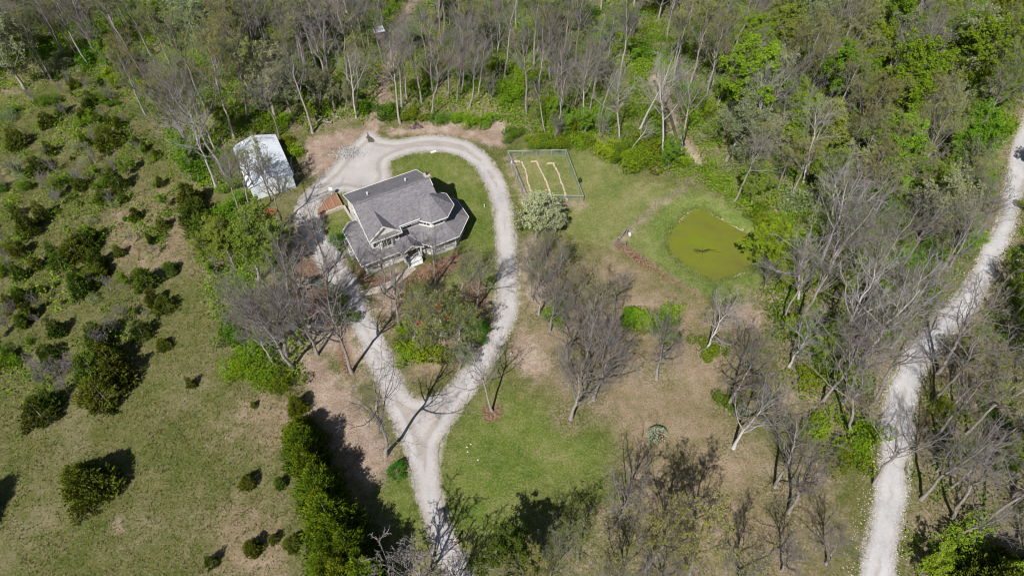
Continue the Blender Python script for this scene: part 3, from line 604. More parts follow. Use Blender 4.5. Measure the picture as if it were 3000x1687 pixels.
for ang in (-90, -135, -45): window((OC[0]+2.5*math.cos(R(ang)), OC[1]+2.5*math.sin(R(ang)), 4.95), math.cos(R(ang)), math.sin(R(ang)), 1.5, .95, 3)
window((2.35, -10.8, 4.62), 0, -1, 1.3, 1.35, 2); window((.72, -10.3, 4.6), 0, -1, .42, 1.2, 1); window((4.0, -10.3, 4.6), 0, -1, .4, 1.2, 1)
window((6.0, -9.38, 4.95), 0, -1, 1.2, .9, 2); window((.3, -3.6, 4.7), -1, 0, .8, 1.1, 2); window((.3, -7.4, 4.7), -1, 0, .8, 1.1, 2)
window((2.35, -10.8, 1.9), 0, -1, 1.3, 1.4, 2); window((.3, -7.0, 1.9), -1, 0, .9, 1.4, 2)
for ang in (-90, -135, -45, 0): window((OC[0]+2.5*math.cos(R(ang)), OC[1]+2.5*math.sin(R(ang)), 1.9), math.cos(R(ang)), math.sin(R(ang)), 1.3, 1.4, 2)
do = MB().box(5.0, 6.0, -9.45, -9.36, .8, 2.7).build('door', simple('oak_door', (.16, .07, .03), (.26, .13, .06), 4, .5, .1), house); MB().lathe([(.01, 0), (.05, .02), (.05, .06), (.01, .08)], 8, (5.12, -9.48)).build('handle', M['trim'], do, (0, 0, 1.7))
for x in (2.2, 6.4): 
    gd = MB().box(x, x+2.7, -.32, -.26, -.1, 2.2).build('garage_door', M['trim'], house)
    for j in range(4): MB().box(x+.06, x+2.64, -.27, -.245, -.02+.55*j, .48+.55*j).build('panel', M['trim'], gd)
# chimney and vent pipes
chm = simple('limestone_chimney', (.36, .33, .28), (.52, .49, .43), 4, .9, .6, .03)
ch = MB().box(11.26, 12.0, -4.9, -4.0, -.1, 8.15).build('chimney', chm, house); MB().box(11.22, 12.05, -4.95, -3.95, 8.15, 8.3).build('chimney_cap', M['concrete'], ch)
MB().lathe([(.16, 8.3), (.16, 8.62), (.2, 8.62), (.2, 8.68)], 10, (11.65, -4.45)).build('flue', M['glass'], ch)
for x, y in ((2.72, -3.6), (8.66, -3.3)): MB().lathe([(.11, zm(y)-.1), (.11, zm(y)+.42), (.13, zm(y)+.42), (.13, zm(y)+.47)], 10, (x, y)).build('vent_pipe', M['trim'], house)

# ------------------------------------------------------------ mulch terrace with timber risers, behind the house
def loc2w(x, y, z=0): c, s = math.cos(HTH), math.sin(HTH); return (HO[0]+c*x-s*y, HO[1]+s*x+c*y, z)
M['mulch'] = simple('red_mulch', (.16, .075, .045), (.40, .215, .13), 9, .95, .8, .05)
M['timber'] = simple('landscape_timber', (.24, .16, .11), (.40, .29, .21), 5, .9, .4, .01)
M['ledge'] = simple('ledge_stone', (.36, .32, .26), (.56, .52, .44), 3, .9, .6, .03)
ter = empty('stepped_terrace', loc2w(0, 0), HTH); tag(ter, 'red mulch terrace with five timber risers beside the driveway', 'terrace')
xsT = [(-3.6, 3.1, 5.2, .04), (-2.77, 3.0, 5.55, .10), (-2.42, 3.85, 5.95, .15), (-2.08, 3.85, 6.3, .20), (-.94, 3.85, 6.75, .32), (.12, 3.9, 6.95, .44)]
for (xa, ya0, ya1, za), (xb, yb0, yb1, zb) in zip(xsT, xsT[1:]):
    MB().hexa([(xa, ya0, -.1), (xb, yb0, -.1), (xb, yb1, -.1), (xa, ya1, -.1)], [(xa, ya0, za), (xb, yb0, za), (xb, yb1, za), (xa, ya1, za)]).build('mulch_bed', M['mulch'], ter)
    MB().box(xb-.07, xb+.07, yb0, yb1, za-.05, zb+.1).build('timber', M['timber'], ter, bevel=.015)
lw = empty('retaining_wall', loc2w(0, 0), HTH); tag(lw, 'pale stone retaining wall bent round the small lawn by the house', 'wall')
for a, b in (((-2.65, 3.42), (.2, 3.6)), ((.28, 3.5), (.42, .35))):
    n = 5
    for i in range(n):
        p0 = np.array(a)+(np.array(b)-np.array(a))*i/n; p1 = np.array(a)+(np.array(b)-np.array(a))*(i+.97)/n
        MB().bar((*p0, .2), (*p1, .2), .26+random.uniform(-.02, .03), .75+random.uniform(-.06, .06)).build('stone_block', M['ledge'], lw, bevel=.03)
MB().box(.5, 2.2, -.1, 3.4, -.05, .03).build('pad', M['concrete'], lw)
# dish on a post
dsh = empty('satellite_dish', loc2w(-.55, 6.95)); tag(dsh, 'white satellite dish on a pole beside the mulch terrace', 'satellite dish')
MB().tube((0, 0, -.1), (0, 0, 1.5), .04).build('pole', M['trim'], dsh)
dd = MB().lathe([(.02, 0), (.15, .02), (.25, .06), (.32, .12), (.33, .135), (.25, .08), (.14, .035), (.01, .03)], 18).build('dish', M['trim'], dsh, (0, 0, 1.5), smooth=True); dd.rotation_euler = (R(38), R(12), 0)
MB().bar((0, -.42, 1.45), (.02, -.35, 1.98), .03).build('feed_arm', M['trim'], dsh)

# ============================================================ plants
def nrm(v): return v/(np.linalg.norm(v, axis=-1, keepdims=True)+1e-9)
def perp(T, rng):
    a = nrm(rng.normal(size=T.shape)); u = nrm(np.cross(T, a)); return u, np.cross(T, u)
def tubes(P, Rd, n, tip=False):
    """polylines (N,K,3) with radii (N,K) -> verts, quads, tris"""
    N, K, _ = P.shape
    T = np.empty_like(P); T[:, 1:-1] = P[:, 2:]-P[:, :-2]; T[:, 0] = P[:, 1]-P[:, 0]; T[:, -1] = P[:, -1]-P[:, -2]; T = nrm(T)
    ref = np.where(np.abs(T[:, :1, 2:3]) > .9, np.array([1., 0, 0]), np.array([0, 0, 1.]))
    U = nrm(np.cross(T, np.broadcast_to(ref, T.shape))); W = np.cross(T, U)
    a = np.arange(n)*2*np.pi/n
    if tip:
        V = P[:, :-1, None]+Rd[:, :-1, None, None]*(np.cos(a)[:, None]*U[:, :-1, None]+np.sin(a)[:, None]*W[:, :-1, None])
        k = K-1; V = np.concatenate([V.reshape(N, k*n, 3), P[:, -1:]], 1); st = k*n+1
    else:
        V = P[:, :, None]+Rd[:, :, None, None]*(np.cos(a)[:, None]*U[:, :, None]+np.sin(a)[:, None]*W[:, :, None]); k = K
        V = V.reshape(N, k*n, 3); st = k*n
    q = [(r*n+i, r*n+(i+1) % n, (r+1)*n+(i+1) % n, (r+1)*n+i) for r in range(k-1) for i in range(n)]
    off = (np.arange(N)*st)[:, None, None]
    Qd = (np.array(q).reshape(1, -1, 4)+off).reshape(-1, 4) if q else np.zeros((0, 4), int)
    Tr = (np.array([((k-1)*n+i, (k-1)*n+(i+1) % n, k*n) for i in range(n)])[None]+off).reshape(-1, 3) if tip else np.zeros((0, 3), int)
    return V.reshape(-1, 3), Qd, Tr
def join(parts):
    Vs, Qs, Ts, o = [], [], [], 0
    for V, Qd, T in parts:
        Vs.append(V); Qs.append(Qd+o); Ts.append(T+o); o += len(V)
    return np.vstack(Vs), np.vstack(Qs), np.vstack(Ts)
def sprout(P, Rd, m, t0, t1, ang, lenf, K2, up, wob, rng, rs=.6, droop_end=.5, rmin=.006):
    N, K, _ = P.shape
    plen = np.linalg.norm(np.diff(P, axis=1), axis=2).sum(1)
    t = t0+(t1-t0)*(np.arange(m)[None]+rng.uniform(0, 1, (N, m)))/m
    f = t*(K-1); i = np.clip(f.astype(int), 0, K-2); w_ = (f-i)[..., None]
    rows = np.arange(N)[:, None]
    pos = P[rows, i]*(1-w_)+P[rows, i+1]*w_; rad = Rd[rows, i]*(1-w_[..., 0])+Rd[rows, i+1]*w_[..., 0]
    T = nrm(P[rows, i+1]-P[rows, i]); u, v = perp(P[:, -1]-P[:, 0]+1e-6, rng); u = u[:, None]; v = v[:, None]
    u = nrm(u-(u*T).sum(-1, keepdims=True)*T); v = np.cross(T, u)
    ph = (np.arange(m)*2.4)[None]+rng.uniform(0, 1.4, (N, m)); a = ang*rng.uniform(.65, 1.3, (N, m))
    d = np.cos(a)[..., None]*T+np.sin(a)[..., None]*(np.cos(ph)[..., None]*u+np.sin(ph)[..., None]*v)
    L = lenf*plen[:, None]*(1-droop_end*(t-t0)/(t1-t0))*rng.uniform(.65, 1.25, (N, m))
    d = d.reshape(-1, 3); pos = pos.reshape(-1, 3); L = L.reshape(-1); r0 = np.maximum(rad.reshape(-1)*rs, rmin)
    out = np.empty((len(pos), K2, 3)); out[:, 0] = pos
    for k in range(1, K2):
        d = nrm(d+np.array([0, 0, up])/K2+rng.normal(0, wob, d.shape)); out[:, k] = out[:, k-1]+d*(L/(K2-1))[:, None]
    s = np.linspace(0, 1, K2)[None]
    return out, np.maximum(r0[:, None]*(1-.8*s), rmin*.7)
def leaves(C, D, size, rng, flat=.6, asp=.6):
    """one small kite-shaped leaf clump face (2 triangles) at each centre"""
    n = len(C); N_ = nrm(rng.normal(size=(n, 3))+np.array([0, 0, flat*2])); u, v = perp(N_, rng)
    s = size*rng.uniform(.55, 1.35, (n, 1)); b = N_*s*.18
    V = np.stack([C-u*s*.5, C+v*s*asp*.5+b, C+u*s*.5, C-v*s*asp*.5+b], 1)
    return V.reshape(-1, 3), np.arange(4*n).reshape(-1, 4)

def skeleton(seed, H, style):
    rng = np.random.default_rng(seed)
    if style == 'forest':      # tall clear stem, narrow ascending crown
        K = 12; z = np.linspace(0, 1, K); tb = rng.uniform(.38, .5)
        P = np.zeros((1, K, 3)); P[0, :, 2] = z*H*.94
        P[0, 1:, :2] = np.cumsum(rng.normal(0, .014*H, (K-1, 2)), 0)*np.linspace(.3, 1, K-1)[:, None]
        r0 = .0108*H; Rd = (r0*(1-z)**.75+.02)[None]; Rd[0, 0] *= 1.35
        l1 = sprout(P, Rd, 12, tb, .97, .78, .42, 8, .8, .15, rng, .66, .45, .03)
        fork = sprout(P, Rd, 2, tb*.85, tb+.15, .38, .52, 9, .5, .11, rng, .8, .2, .04)
        L1 = [l1, fork]
    elif style == 'spread':    # open-grown: short stem, wide limbs
        K = 8; z = np.linspace(0, 1, K); P = np.zeros((1, K, 3)); P[0, :, 2] = z*H*.62
        P[0, 1:, :2] = np.cumsum(rng.normal(0, .012*H, (K-1, 2)), 0)
        r0 = .019*H; Rd = (r0*(1-.75*z))[None]; Rd[0, 0] *= 1.4
        l1 = sprout(P, Rd, 11, .33, 1.0, .85, .78, 9, .55, .17, rng, .68, .35, .04)
        lead = sprout(P, Rd, 4, .78, 1.0, .42, .66, 7, .4, .10, rng, .8, .1, .03)
        L1 = [l1, lead]
    elif style == 'sapling':   # slim young tree or multi-stem
        K = 8; z = np.linspace(0, 1, K); k0 = 3
        P = np.zeros((k0, K, 3)); P[:, :, 2] = z[None]*H*rng.uniform(.7, .95, (k0, 1))
        P[:, :, :2] = rng.normal(0, .10*H, (k0, 1, 2))*z[None, :, None]+rng.normal(0, .01*H, (k0, K, 2)); P[:, 0, :2] *= .2
        Rd = np.repeat((.009*H*(1-.85*z)+.008)[None], k0, 0)
        L1 = [sprout(P, Rd, 8, .25, .97, .7, .38, 5, .5, .10, rng, .6, .4, .012)]
    trunk = tubes(P, Rd, 9 if style != 'sapling' else 6)
    geo = []; ends = []
    for (P1, R1) in L1:
        geo.append(tubes(P1, R1, 6))
        m2, m3, m4 = {'forest': (6, 5, 3), 'spread': (8, 5, 3), 'sapling': (5, 4, 3)}[style]
        P2, R2 = sprout(P1, R1, m2, .22, .98, .75, .46, 6, .30, .22, rng, .62, .45, .018); geo.append(tubes(P2, R2, 4))
        P3, R3 = sprout(P2, R2, m3, .2, 1.0, .78, .50, 4, .15, .26, rng, .62, .4, .012); geo.append(tubes(P3, R3, 3))
        P4, R4 = sprout(P3, R3, m4, .15, 1.0, .80, .62, 3, .08, .28, rng, .7, .3, .009); geo.append(tubes(P4, R4, 3, True))
        ends.append(P4)
        if style == 'spread':
            P5, R5 = sprout(P4[::2], R4[::2], 2, .3, 1.0, .6, .75, 2, .1, .2, rng, .8, .2, .007); geo.append(tubes(P5, R5, 3, True)); ends.append(np.concatenate([P5, P5[:, 1:]], 1))
    E_ = np.concatenate(ends)
    return trunk, join(geo), E_, rng
def tree_meshes(seed, H, style, bark, twig, leaf=None, nleaf=0, lsize=.25, keep=1.0):
    trunk, crown, E_, rng = skeleton(seed, H, style)
    tm = np_mesh('trunk', *trunk, mats=[M[bark]], smooth=True)
    cm = np_mesh('branches', *crown, mats=[M[twig]], smooth=True)
    lm = None
    if leaf:
        i = rng.integers(0, len(E_), nleaf); t = rng.uniform(.2, 1.05, (nleaf, 1)); C = E_[i, 0]*(1-t)+E_[i, -1]*t+rng.normal(0, lsize*.45, (nleaf, 3))
        V, Qd = leaves(C, None, lsize, rng)
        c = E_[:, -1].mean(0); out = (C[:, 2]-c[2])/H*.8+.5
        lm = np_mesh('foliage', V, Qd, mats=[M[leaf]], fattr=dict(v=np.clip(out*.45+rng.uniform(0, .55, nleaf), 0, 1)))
    return tm, cm, lm

KIND = {}
def reg(kind, H, lst): KIND[kind] = (H, lst)
reg('bare', 16., [tree_meshes(10+i, 16., 'forest', 'bark', 'twig') for i in range(5)])
reg('pale_bare', 16., [tree_meshes(30+i, 16., 'forest', 'bark_pale', 'twig_pale') for i in range(2)])
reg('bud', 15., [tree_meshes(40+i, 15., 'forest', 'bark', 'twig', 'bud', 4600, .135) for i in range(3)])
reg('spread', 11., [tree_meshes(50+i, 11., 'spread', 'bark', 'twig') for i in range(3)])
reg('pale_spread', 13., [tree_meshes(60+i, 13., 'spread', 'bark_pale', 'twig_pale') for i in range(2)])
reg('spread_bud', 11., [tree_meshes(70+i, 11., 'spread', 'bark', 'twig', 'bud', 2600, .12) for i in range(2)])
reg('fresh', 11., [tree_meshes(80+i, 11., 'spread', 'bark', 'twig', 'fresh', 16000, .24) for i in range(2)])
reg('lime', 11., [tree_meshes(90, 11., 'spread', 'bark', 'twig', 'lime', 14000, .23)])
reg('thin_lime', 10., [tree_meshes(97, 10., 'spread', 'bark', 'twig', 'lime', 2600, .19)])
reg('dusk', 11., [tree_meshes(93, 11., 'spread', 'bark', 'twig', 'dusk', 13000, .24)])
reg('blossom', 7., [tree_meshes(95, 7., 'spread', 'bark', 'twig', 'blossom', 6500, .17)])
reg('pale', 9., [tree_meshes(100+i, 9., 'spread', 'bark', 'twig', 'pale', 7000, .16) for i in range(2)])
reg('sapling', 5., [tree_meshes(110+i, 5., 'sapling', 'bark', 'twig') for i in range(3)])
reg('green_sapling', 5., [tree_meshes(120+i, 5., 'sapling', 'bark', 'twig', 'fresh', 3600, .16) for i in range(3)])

def cedar_meshes(seed, H=4., wide=.34, nclump=110, per=26, fine=1.0, leaf='cedar', top=.85):
    rng = np.random.default_rng(seed)
    z = rng.beta(1.05, 1.6, nclump)*.93+.03; ph = rng.uniform(0, 6.28, nclump)
    lob = 1+.22*np.sin(ph*3+seed)+.12*np.sin(ph*5+z*9)
    env = wide*H*(1-z)**top*lob+.02*H; rr = env*np.sqrt(rng.uniform(.25, 1, nclump))
    C = np.stack([rr*np.cos(ph), rr*np.sin(ph), z*H], 1)
    out = nrm(np.stack([np.cos(ph), np.sin(ph), np.full(nclump, .85)], 1)); cs = (.065+.075*(1-z))*H*rng.uniform(.7, 1.25, nclump)
    s = rng.uniform(-.4, 1, (nclump, per, 1)); d = nrm(out[:, None]+rng.normal(0, .55, (nclump, per, 3)))
    A = C[:, None]+out[:, None]*cs[:, None, None]*s*.8+rng.normal(0, .33, (nclump, per, 3))*cs[:, None, None]*(1.05-.5*s)
    ln = cs[:, None, None]*rng.uniform(.4, .95, (nclump, per, 1))*fine
    B = A+d*ln; sd = nrm(np.cross(d, rng.normal(size=d.shape)))*ln*.17
    mid = A+d*ln*.45
    V = np.stack([A, mid+sd, B, mid-sd], 2).reshape(-1, 3); n = nclump*per
    V[:, 2] = np.maximum(V[:, 2], .01*H)
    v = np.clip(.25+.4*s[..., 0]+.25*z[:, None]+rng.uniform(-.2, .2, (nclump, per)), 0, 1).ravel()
    cm = np_mesh('crown', V, np.arange(4*n).reshape(-1, 4), mats=[M[leaf]], fattr=dict(v=v))
    tr = tubes(np.array([[(0, 0, 0), (0, 0, .45*H), (0, 0, .9*H)]], float), np.array([[.022*H, .015*H, .004*H]]), 6)
    return np_mesh('trunk', *tr, mats=[M['bark']], smooth=True), cm, None
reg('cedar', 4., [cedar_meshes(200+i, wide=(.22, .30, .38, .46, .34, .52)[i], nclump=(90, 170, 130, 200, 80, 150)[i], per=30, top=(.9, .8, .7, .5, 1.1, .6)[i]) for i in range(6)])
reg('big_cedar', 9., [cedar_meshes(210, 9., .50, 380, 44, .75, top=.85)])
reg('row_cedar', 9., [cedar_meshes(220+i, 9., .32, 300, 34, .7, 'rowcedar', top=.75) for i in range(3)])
reg('holly', 2.2, [cedar_meshes(230, 2.2, .46, 150, 26, .7, 'holly', .45)])
def bush_meshes(seed, leaf, n=2400, size=.14, nblob=14, stems=True, W=1.5, H=1.4):
    rng = np.random.default_rng(seed)
    bc = np.stack([rng.normal(0, .42*W, nblob), rng.normal(0, .42*W, nblob), rng.uniform(.25, .8, nblob)*H], 1); br = rng.uniform(.28, .5, nblob)*H
    i = rng.integers(0, nblob, n); d = nrm(rng.normal(size=(n, 3))); r = br[i]*rng.uniform(.45, 1, n)**.5
    C = bc[i]+d*r[:, None]; C[:, 2] = np.maximum(C[:, 2], .05)
    V, Qd = leaves(C, None, size, rng)
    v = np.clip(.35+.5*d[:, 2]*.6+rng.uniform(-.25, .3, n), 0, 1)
    P = np.zeros((nblob, 4, 3)); P[:, :, :] = bc[:, None]*np.linspace(0, 1, 4)[None, :, None]; P[:, 0] = bc*.08
    st = tubes(P, np.repeat(np.array([[.03, .022, .015, .008]]), nblob, 0), 4)
    return np_mesh('stems', *st, mats=[M['twig']]), np_mesh('foliage', V, Qd, mats=[M[leaf]], fattr=dict(v=v)), None
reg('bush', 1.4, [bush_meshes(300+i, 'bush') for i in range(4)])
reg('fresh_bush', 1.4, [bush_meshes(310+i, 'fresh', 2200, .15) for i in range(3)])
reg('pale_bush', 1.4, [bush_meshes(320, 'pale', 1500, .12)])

NAMES = dict(bare='bare_tree', pale_bare='bare_tree', bud='budding_tree', spread='bare_tree', pale_spread='bare_tree', spread_bud='budding_tree', fresh='leafy_tree', lime='leafy_tree', dusk='leafy_tree', thin_lime='leafy_tree', blossom='blossoming_tree', pale='budding_tree', sapling='sapling', green_sapling='sapling', cedar='cedar_tree', big_cedar='cedar_tree', row_cedar='cedar_tree', holly='evergreen_shrub', bush='bush', fresh_bush='bush', pale_bush='bush')
LOOK = dict(bare='tall bare grey tree', pale_bare='tall bare whitish tree', bud='tall tree with tan buds', spread='wide bare brown tree', pale_spread='wide bare pale tree', spread_bud='wide tree dotted with tan buds', fresh='bright green leafy tree', lime='yellow-green leafy tree', dusk='dark green leafy tree', thin_lime='sparse yellow-green tree', blossom='cream-white blossoming tree', pale='small pale green budding tree', sapling='thin bare sapling', green_sapling='thin green leafing sapling', cedar='small dark cedar', big_cedar='large round dark cedar', row_cedar='tall green cedar', holly='bright green rounded shrub', bush='dense green bush', fresh_bush='bright green bush', pale_bush='pale green bush')
CATG = dict(cedar='cedar', big_cedar='cedar', row_cedar='cedar', holly='shrub', bush='bush', fresh_bush='bush', pale_bush='bush', sapling='sapling', green_sapling='sapling')
GRP = dict(bare_tree='bare trees of the woods and yard', budding_tree='budding trees of the woods and yard', leafy_tree='trees in fresh leaf', blossoming_tree='blossoming trees by the drive', sapling='saplings in the undergrowth', cedar_tree='cedars of the pasture', bush='bushes of the woodland edge', evergreen_shrub='evergreen shrubs')
PLANTS = []
def plant(kind, px, py, h=None, top=None, wide=1.0, ground=None, label=None, var=None):
    """a plant whose base shows at photo pixel (px,py); top = pixel of its tip (gives height and lean)"""
    p = np.array([*ground, 0.]) if ground is not None else G(px, py)
    p[2] = float(land(p[None, :2])[0])-.03
    H0, ms = KIND[kind]; lean = (0., 0.)
    if top is not None:
        lo, hi = .5, 34.
        for _ in range(24):
            mid = (lo+hi)/2
            if PX(p+np.array([0, 0, mid]))[0, 1] > top[1]: lo = mid
            else: hi = mid
        h = (lo+hi)/2; q = G(top[0], top[1], h)-p
        lean = (max(-.38, min(.38, math.atan2(q[0], h))), 0.)
    h = h or H0; s = h/H0*.97
    trunk, crown, fol = ms[random.randrange(len(ms)) if var is None else var % len(ms)]
    e = empty(NAMES[kind], p); e.rotation_euler = (0, 0, 0)
    e.rotation_mode = 'QUATERNION'
    qz = Matrix.Rotation(random.uniform(0, 6.28), 4, 'Z'); ql = Matrix.Rotation(lean[0]+random.gauss(0, .03), 4, 'Y') @ Matrix.Rotation(random.gauss(0, .04), 4, 'X')
    e.rotation_quaternion = (ql @ qz).to_quaternion()
    e.scale = (s*wide, s*wide, s)
    names = ('trunk', 'crown', 'foliage') if kind not in ('bush', 'fresh_bush', 'pale_bush') else ('stems', 'foliage', 'x')
    o1 = link(names[0], trunk, e); o2 = link(names[1], crown, e)
    if fol is not None: link('leaves', fol, o2)
    PLANTS.append((e, kind, p, h, label))
    return e

# ------------------------------------------------------------ trees added to shade the shed roof, and trees one can point to in the photo
T_ = [('pale_bare', (634, 549), (535, 300)), ('bare', (664, 518), (455, 185)), ('bud', (688, 410), (590, 110)), ('bud', (726, 352), (690, 90)), ('bare', (112, 185), (20, -20)), ('bare', (232, 178), (130, -20)), ('bare', (46, 220), (-30, 50)), ('bare', (270, 145), (190, -20)), ('bare', (350, 130), (270, -60)),
      ('bare', (829, 667), (745, 470)), ('bud', (757, 582), (705, 430)), ('bud', (795, 592), (745, 425)), ('lime', (755, 825), (715, 632)), ('lime', (690, 790), (640, 650)),
      ('spread', (859, 1078), (690, 790)), ('spread', (842, 1050), (800, 800)), ('bare', (1031, 1092), (945, 820)), ('bare', (1172, 957), (1160, 720)), ('spread_bud', (1207, 1016), (1235, 850)), ('spread_bud', (1395, 902), (1425, 730)), ('spread_bud', (1350, 850), (1370, 720)),
      ('thin_lime', (1262, 1020), (1270, 860)), ('thin_lime', (1335, 1030), (1350, 900)), ('thin_lime', (1225, 930), (1225, 830)), ('pale', (1345, 1080), (1355, 1010)), ('bare', (1130, 1335), (1095, 1080)), ('bare', (1443, 1205), (1405, 1040)),
      ('spread_bud', (1579, 922), (1575, 750)), ('spread_bud', (1560, 820), (1550, 690)), ('blossom', (1570, 700), (1565, 575)), ('blossom', (1625, 690), (1625, 610)), ('spread_bud', (1640, 800), (1645, 690)), ('spread', (1659, 1050), (1660, 850)), ('spread_bud', (1731, 988), (1765, 800)), ('spread', (1672, 1226), (1715, 990)), ('spread', (1738, 1171), (1830, 960)), ('spread', (1923, 1109), (1965, 920)), ('pale_spread', (2066, 1029), (2165, 850)), ('spread', (2131, 1195), (2255, 960)), ('pale_spread', (2149, 1312), (2290, 1120)), ('spread', (2309, 1501), (2420, 1330)), ('bare', (2270, 1425), (2390, 1230)), ('bare', (2490, 1270), (2580, 1040)),
      ('bare', (2698, 1462), (2890, 1260)), ('bare', (2795, 1574), (2980, 1450)), ('bare', (2792, 1515), (2960, 1330)), ('bare', (2739, 1171), (2910, 960)), ('bare', (2911, 1141), (3060, 980)), ('bare', (2743, 1286), (2870, 1110)), ('pale_bare', (2501, 1085), (2690, 800)), ('pale_bare', (2431, 1039), (2510, 760)), ('pale_bare', (2400, 792), (2450, 500)), ('pale_spread', (2431, 784), (2570, 540)), ('bare', (2516, 954), (2620, 720)), ('pale_spread', (2312, 1073), (2400, 900)), ('bare', (2748, 1093), (2890, 820)), ('bare', (2829, 730), (2970, 540)), ('bare', (2817, 687), (2910, 500)), ('pale_bare', (2354, 533), (2415, 310)), ('pale_spread', (2440, 640), (2460, 430)), ('bud', (2516, 487), (2490, 330)), ('bud', (2660, 487), (2770, 310)), ('bud', (2625, 444), (2650, 260)), ('bare', (2563, 433), (2520, 300)), ('bare', (2273, 456), (2320, 260)),
      ('bare', (2500, 880), (2640, 660)), ('bare', (2560, 820), (2700, 600)), ('pale_bare', (2340, 880), (2380, 640)), ('spread', (2240, 850), (2250, 740)),
      ('spread', (1805, 1542), (1885, 1390)), ('bud', (1891, 1671), (1950, 1500)), ('bud', (2020, 1679), (2100, 1520)), ('bud', (1695, 1640), (1690, 1550)), ('spread_bud', (1610, 1700), (1615, 1600)), ('bud', (1550, 1740), (1545, 1640)), ('spread_bud', (1790, 1770), (1810, 1640)), ('spread_bud', (2160, 1750), (2220, 1620)), ('spread', (2290, 1670), (2330, 1570)), ('spread', (2420, 1650), (2480, 1550)), ('sapling', (1238, 1725), (1235, 1590)), ('sapling', (1300, 1790), (1290, 1690)), ('bare', (1480, 1830), (1480, 1720)), ('dusk', (1510, 1715), (1515, 1620)), ('spread', (1930, 1800), (1960, 1650)),
      ('fresh', (2490, 330), (2470, 120)), ('fresh', (2830, 230), (2840, 70)), ('fresh', (2280, 800), (2270, 640)), ('fresh', (2330, 380), (2330, 230)), ('fresh', (2230, 300), (2230, 170)), ('lime', (2200, 600), (2200, 470)), ('lime', (2140, 90), (2140, -40)), ('fresh', (1620, 60), (1620, -60)),
      ('pale', (940, 330), (930, 190)), ('pale', (1010, 330), (1015, 230)), ('pale', (870, 300), (850, 180)), ('bare', (916, 390), (820, 120)), ('bare', (817, 399), (755, 200)), ('pale_bare', (933, 210), (850, -60)), ('bare', (1172, 361), (1130, 100)), ('bare', (1178, 317), (1160, 60)), ('bare', (1235, 303), (1200, 60)), ('bare', (1265, 344), (1285, 130)), ('bare', (1312, 288), (1320, 70)), ('bare', (1344, 248), (1350, 10)), ('bare', (1376, 313), (1390, 110)), ('bare', (1402, 274), (1430, 80)), ('bare', (1056, 180), (1020, -40)), ('bare', (1082, 140), (1050, -60)), ('bare', (1073, 157), (1030, -60)), ('bare', (1300, 102), (1295, -90)), ('bare', (1460, 213), (1450, -10)), ('bare', (1478, 233), (1490, -20)), ('bare', (1354, 271), (1360, 60)), ('bare', (965, 172), (935, 20)), ('bare', (1337, 306), (1345, 130)),
      ('bare', (1542, 332), (1560, 90)), ('bare', (1629, 394), (1670, 180)), ('bare', (1678, 321), (1740, 120)), ('bare', (1728, 325), (1770, 130)), ('bare', (1755, 355), (1790, 180)), ('pale_bare', (1815, 410), (1810, 190)), ('pale_bare', (1875, 379), (1970, 150)), ('pale_bare', (1942, 462), (1940, 200)), ('bare', (1995, 460), (2060, 200)), ('pale_bare', (2089, 251), (2130, 20)), ('bare', (2126, 193), (2150, -20)), ('bare', (2203, 189), (2230, 0)), ('pale_bare', (2211, 437), (2240, 200)), ('bare', (2138, 421), (2140, 300)), ('pale_bare', (1848, 440), (1900, 350)), ('bare', (1624, 267), (1660, 60)), ('bare', (1597, 386), (1600, 230)), ('bare', (1579, 266), (1590, 60))]
for k, b0, t0 in T_+[('bare', (738, 640), (690, 440)), ('bare', (700, 622), (640, 440)), ('spread', (885, 1010), (770, 770)), ('bare', (905, 950), (850, 720)), ('spread', (800, 960), (650, 780)), ('bare', (965, 905), (950, 700)), ('spread', (800, 1060), (670, 880)), ('bare', (860, 900), (770, 680)), ('bare', (930, 1040), (850, 800)), ('bare', (2560, 1180), (2680, 940)), ('bare', (2610, 1020), (2750, 780)), ('bare', (2655, 935), (2800, 700)), ('bare', (2722, 850), (2860, 630)), ('bare', (2780, 790), (2920, 590)), ('bare', (2560, 1420), (2660, 1230)), ('bare', (2470, 1180), (2560, 950)), ('spread', (1610, 970), (1620, 800)), ('spread_bud', (1680, 900), (1690, 760)), ('bare', (1560, 880), (1550, 720)), ('spread', (1760, 1060), (1800, 900)), ('spread_bud', (1600, 760), (1600, 660)), ('bare', (1700, 1120), (1740, 940)), ('spread', (1800, 900), (1830, 790)), ('bare', (1640, 860), (1650, 720)), ('bare', (1125, 860), (1110, 660)), ('bare', (1275, 830), (1275, 680)), ('bare', (960, 800), (900, 590))]: plant(k, b0[0], b0[1], top=t0, wide=.74 if 'spread' in k else 1.15 if k == 'blossom' else 1.0)  # leading pair of bare trees is added to dapple the shed roof with shade
def from_centre(cx, cy, h):
    f = (CAM_H-h*.45)/CAM_H; ny_ = CY+FPX/math.tan(PITCH); return CX+(cx-CX)*f, ny_+(cy-ny_)*f

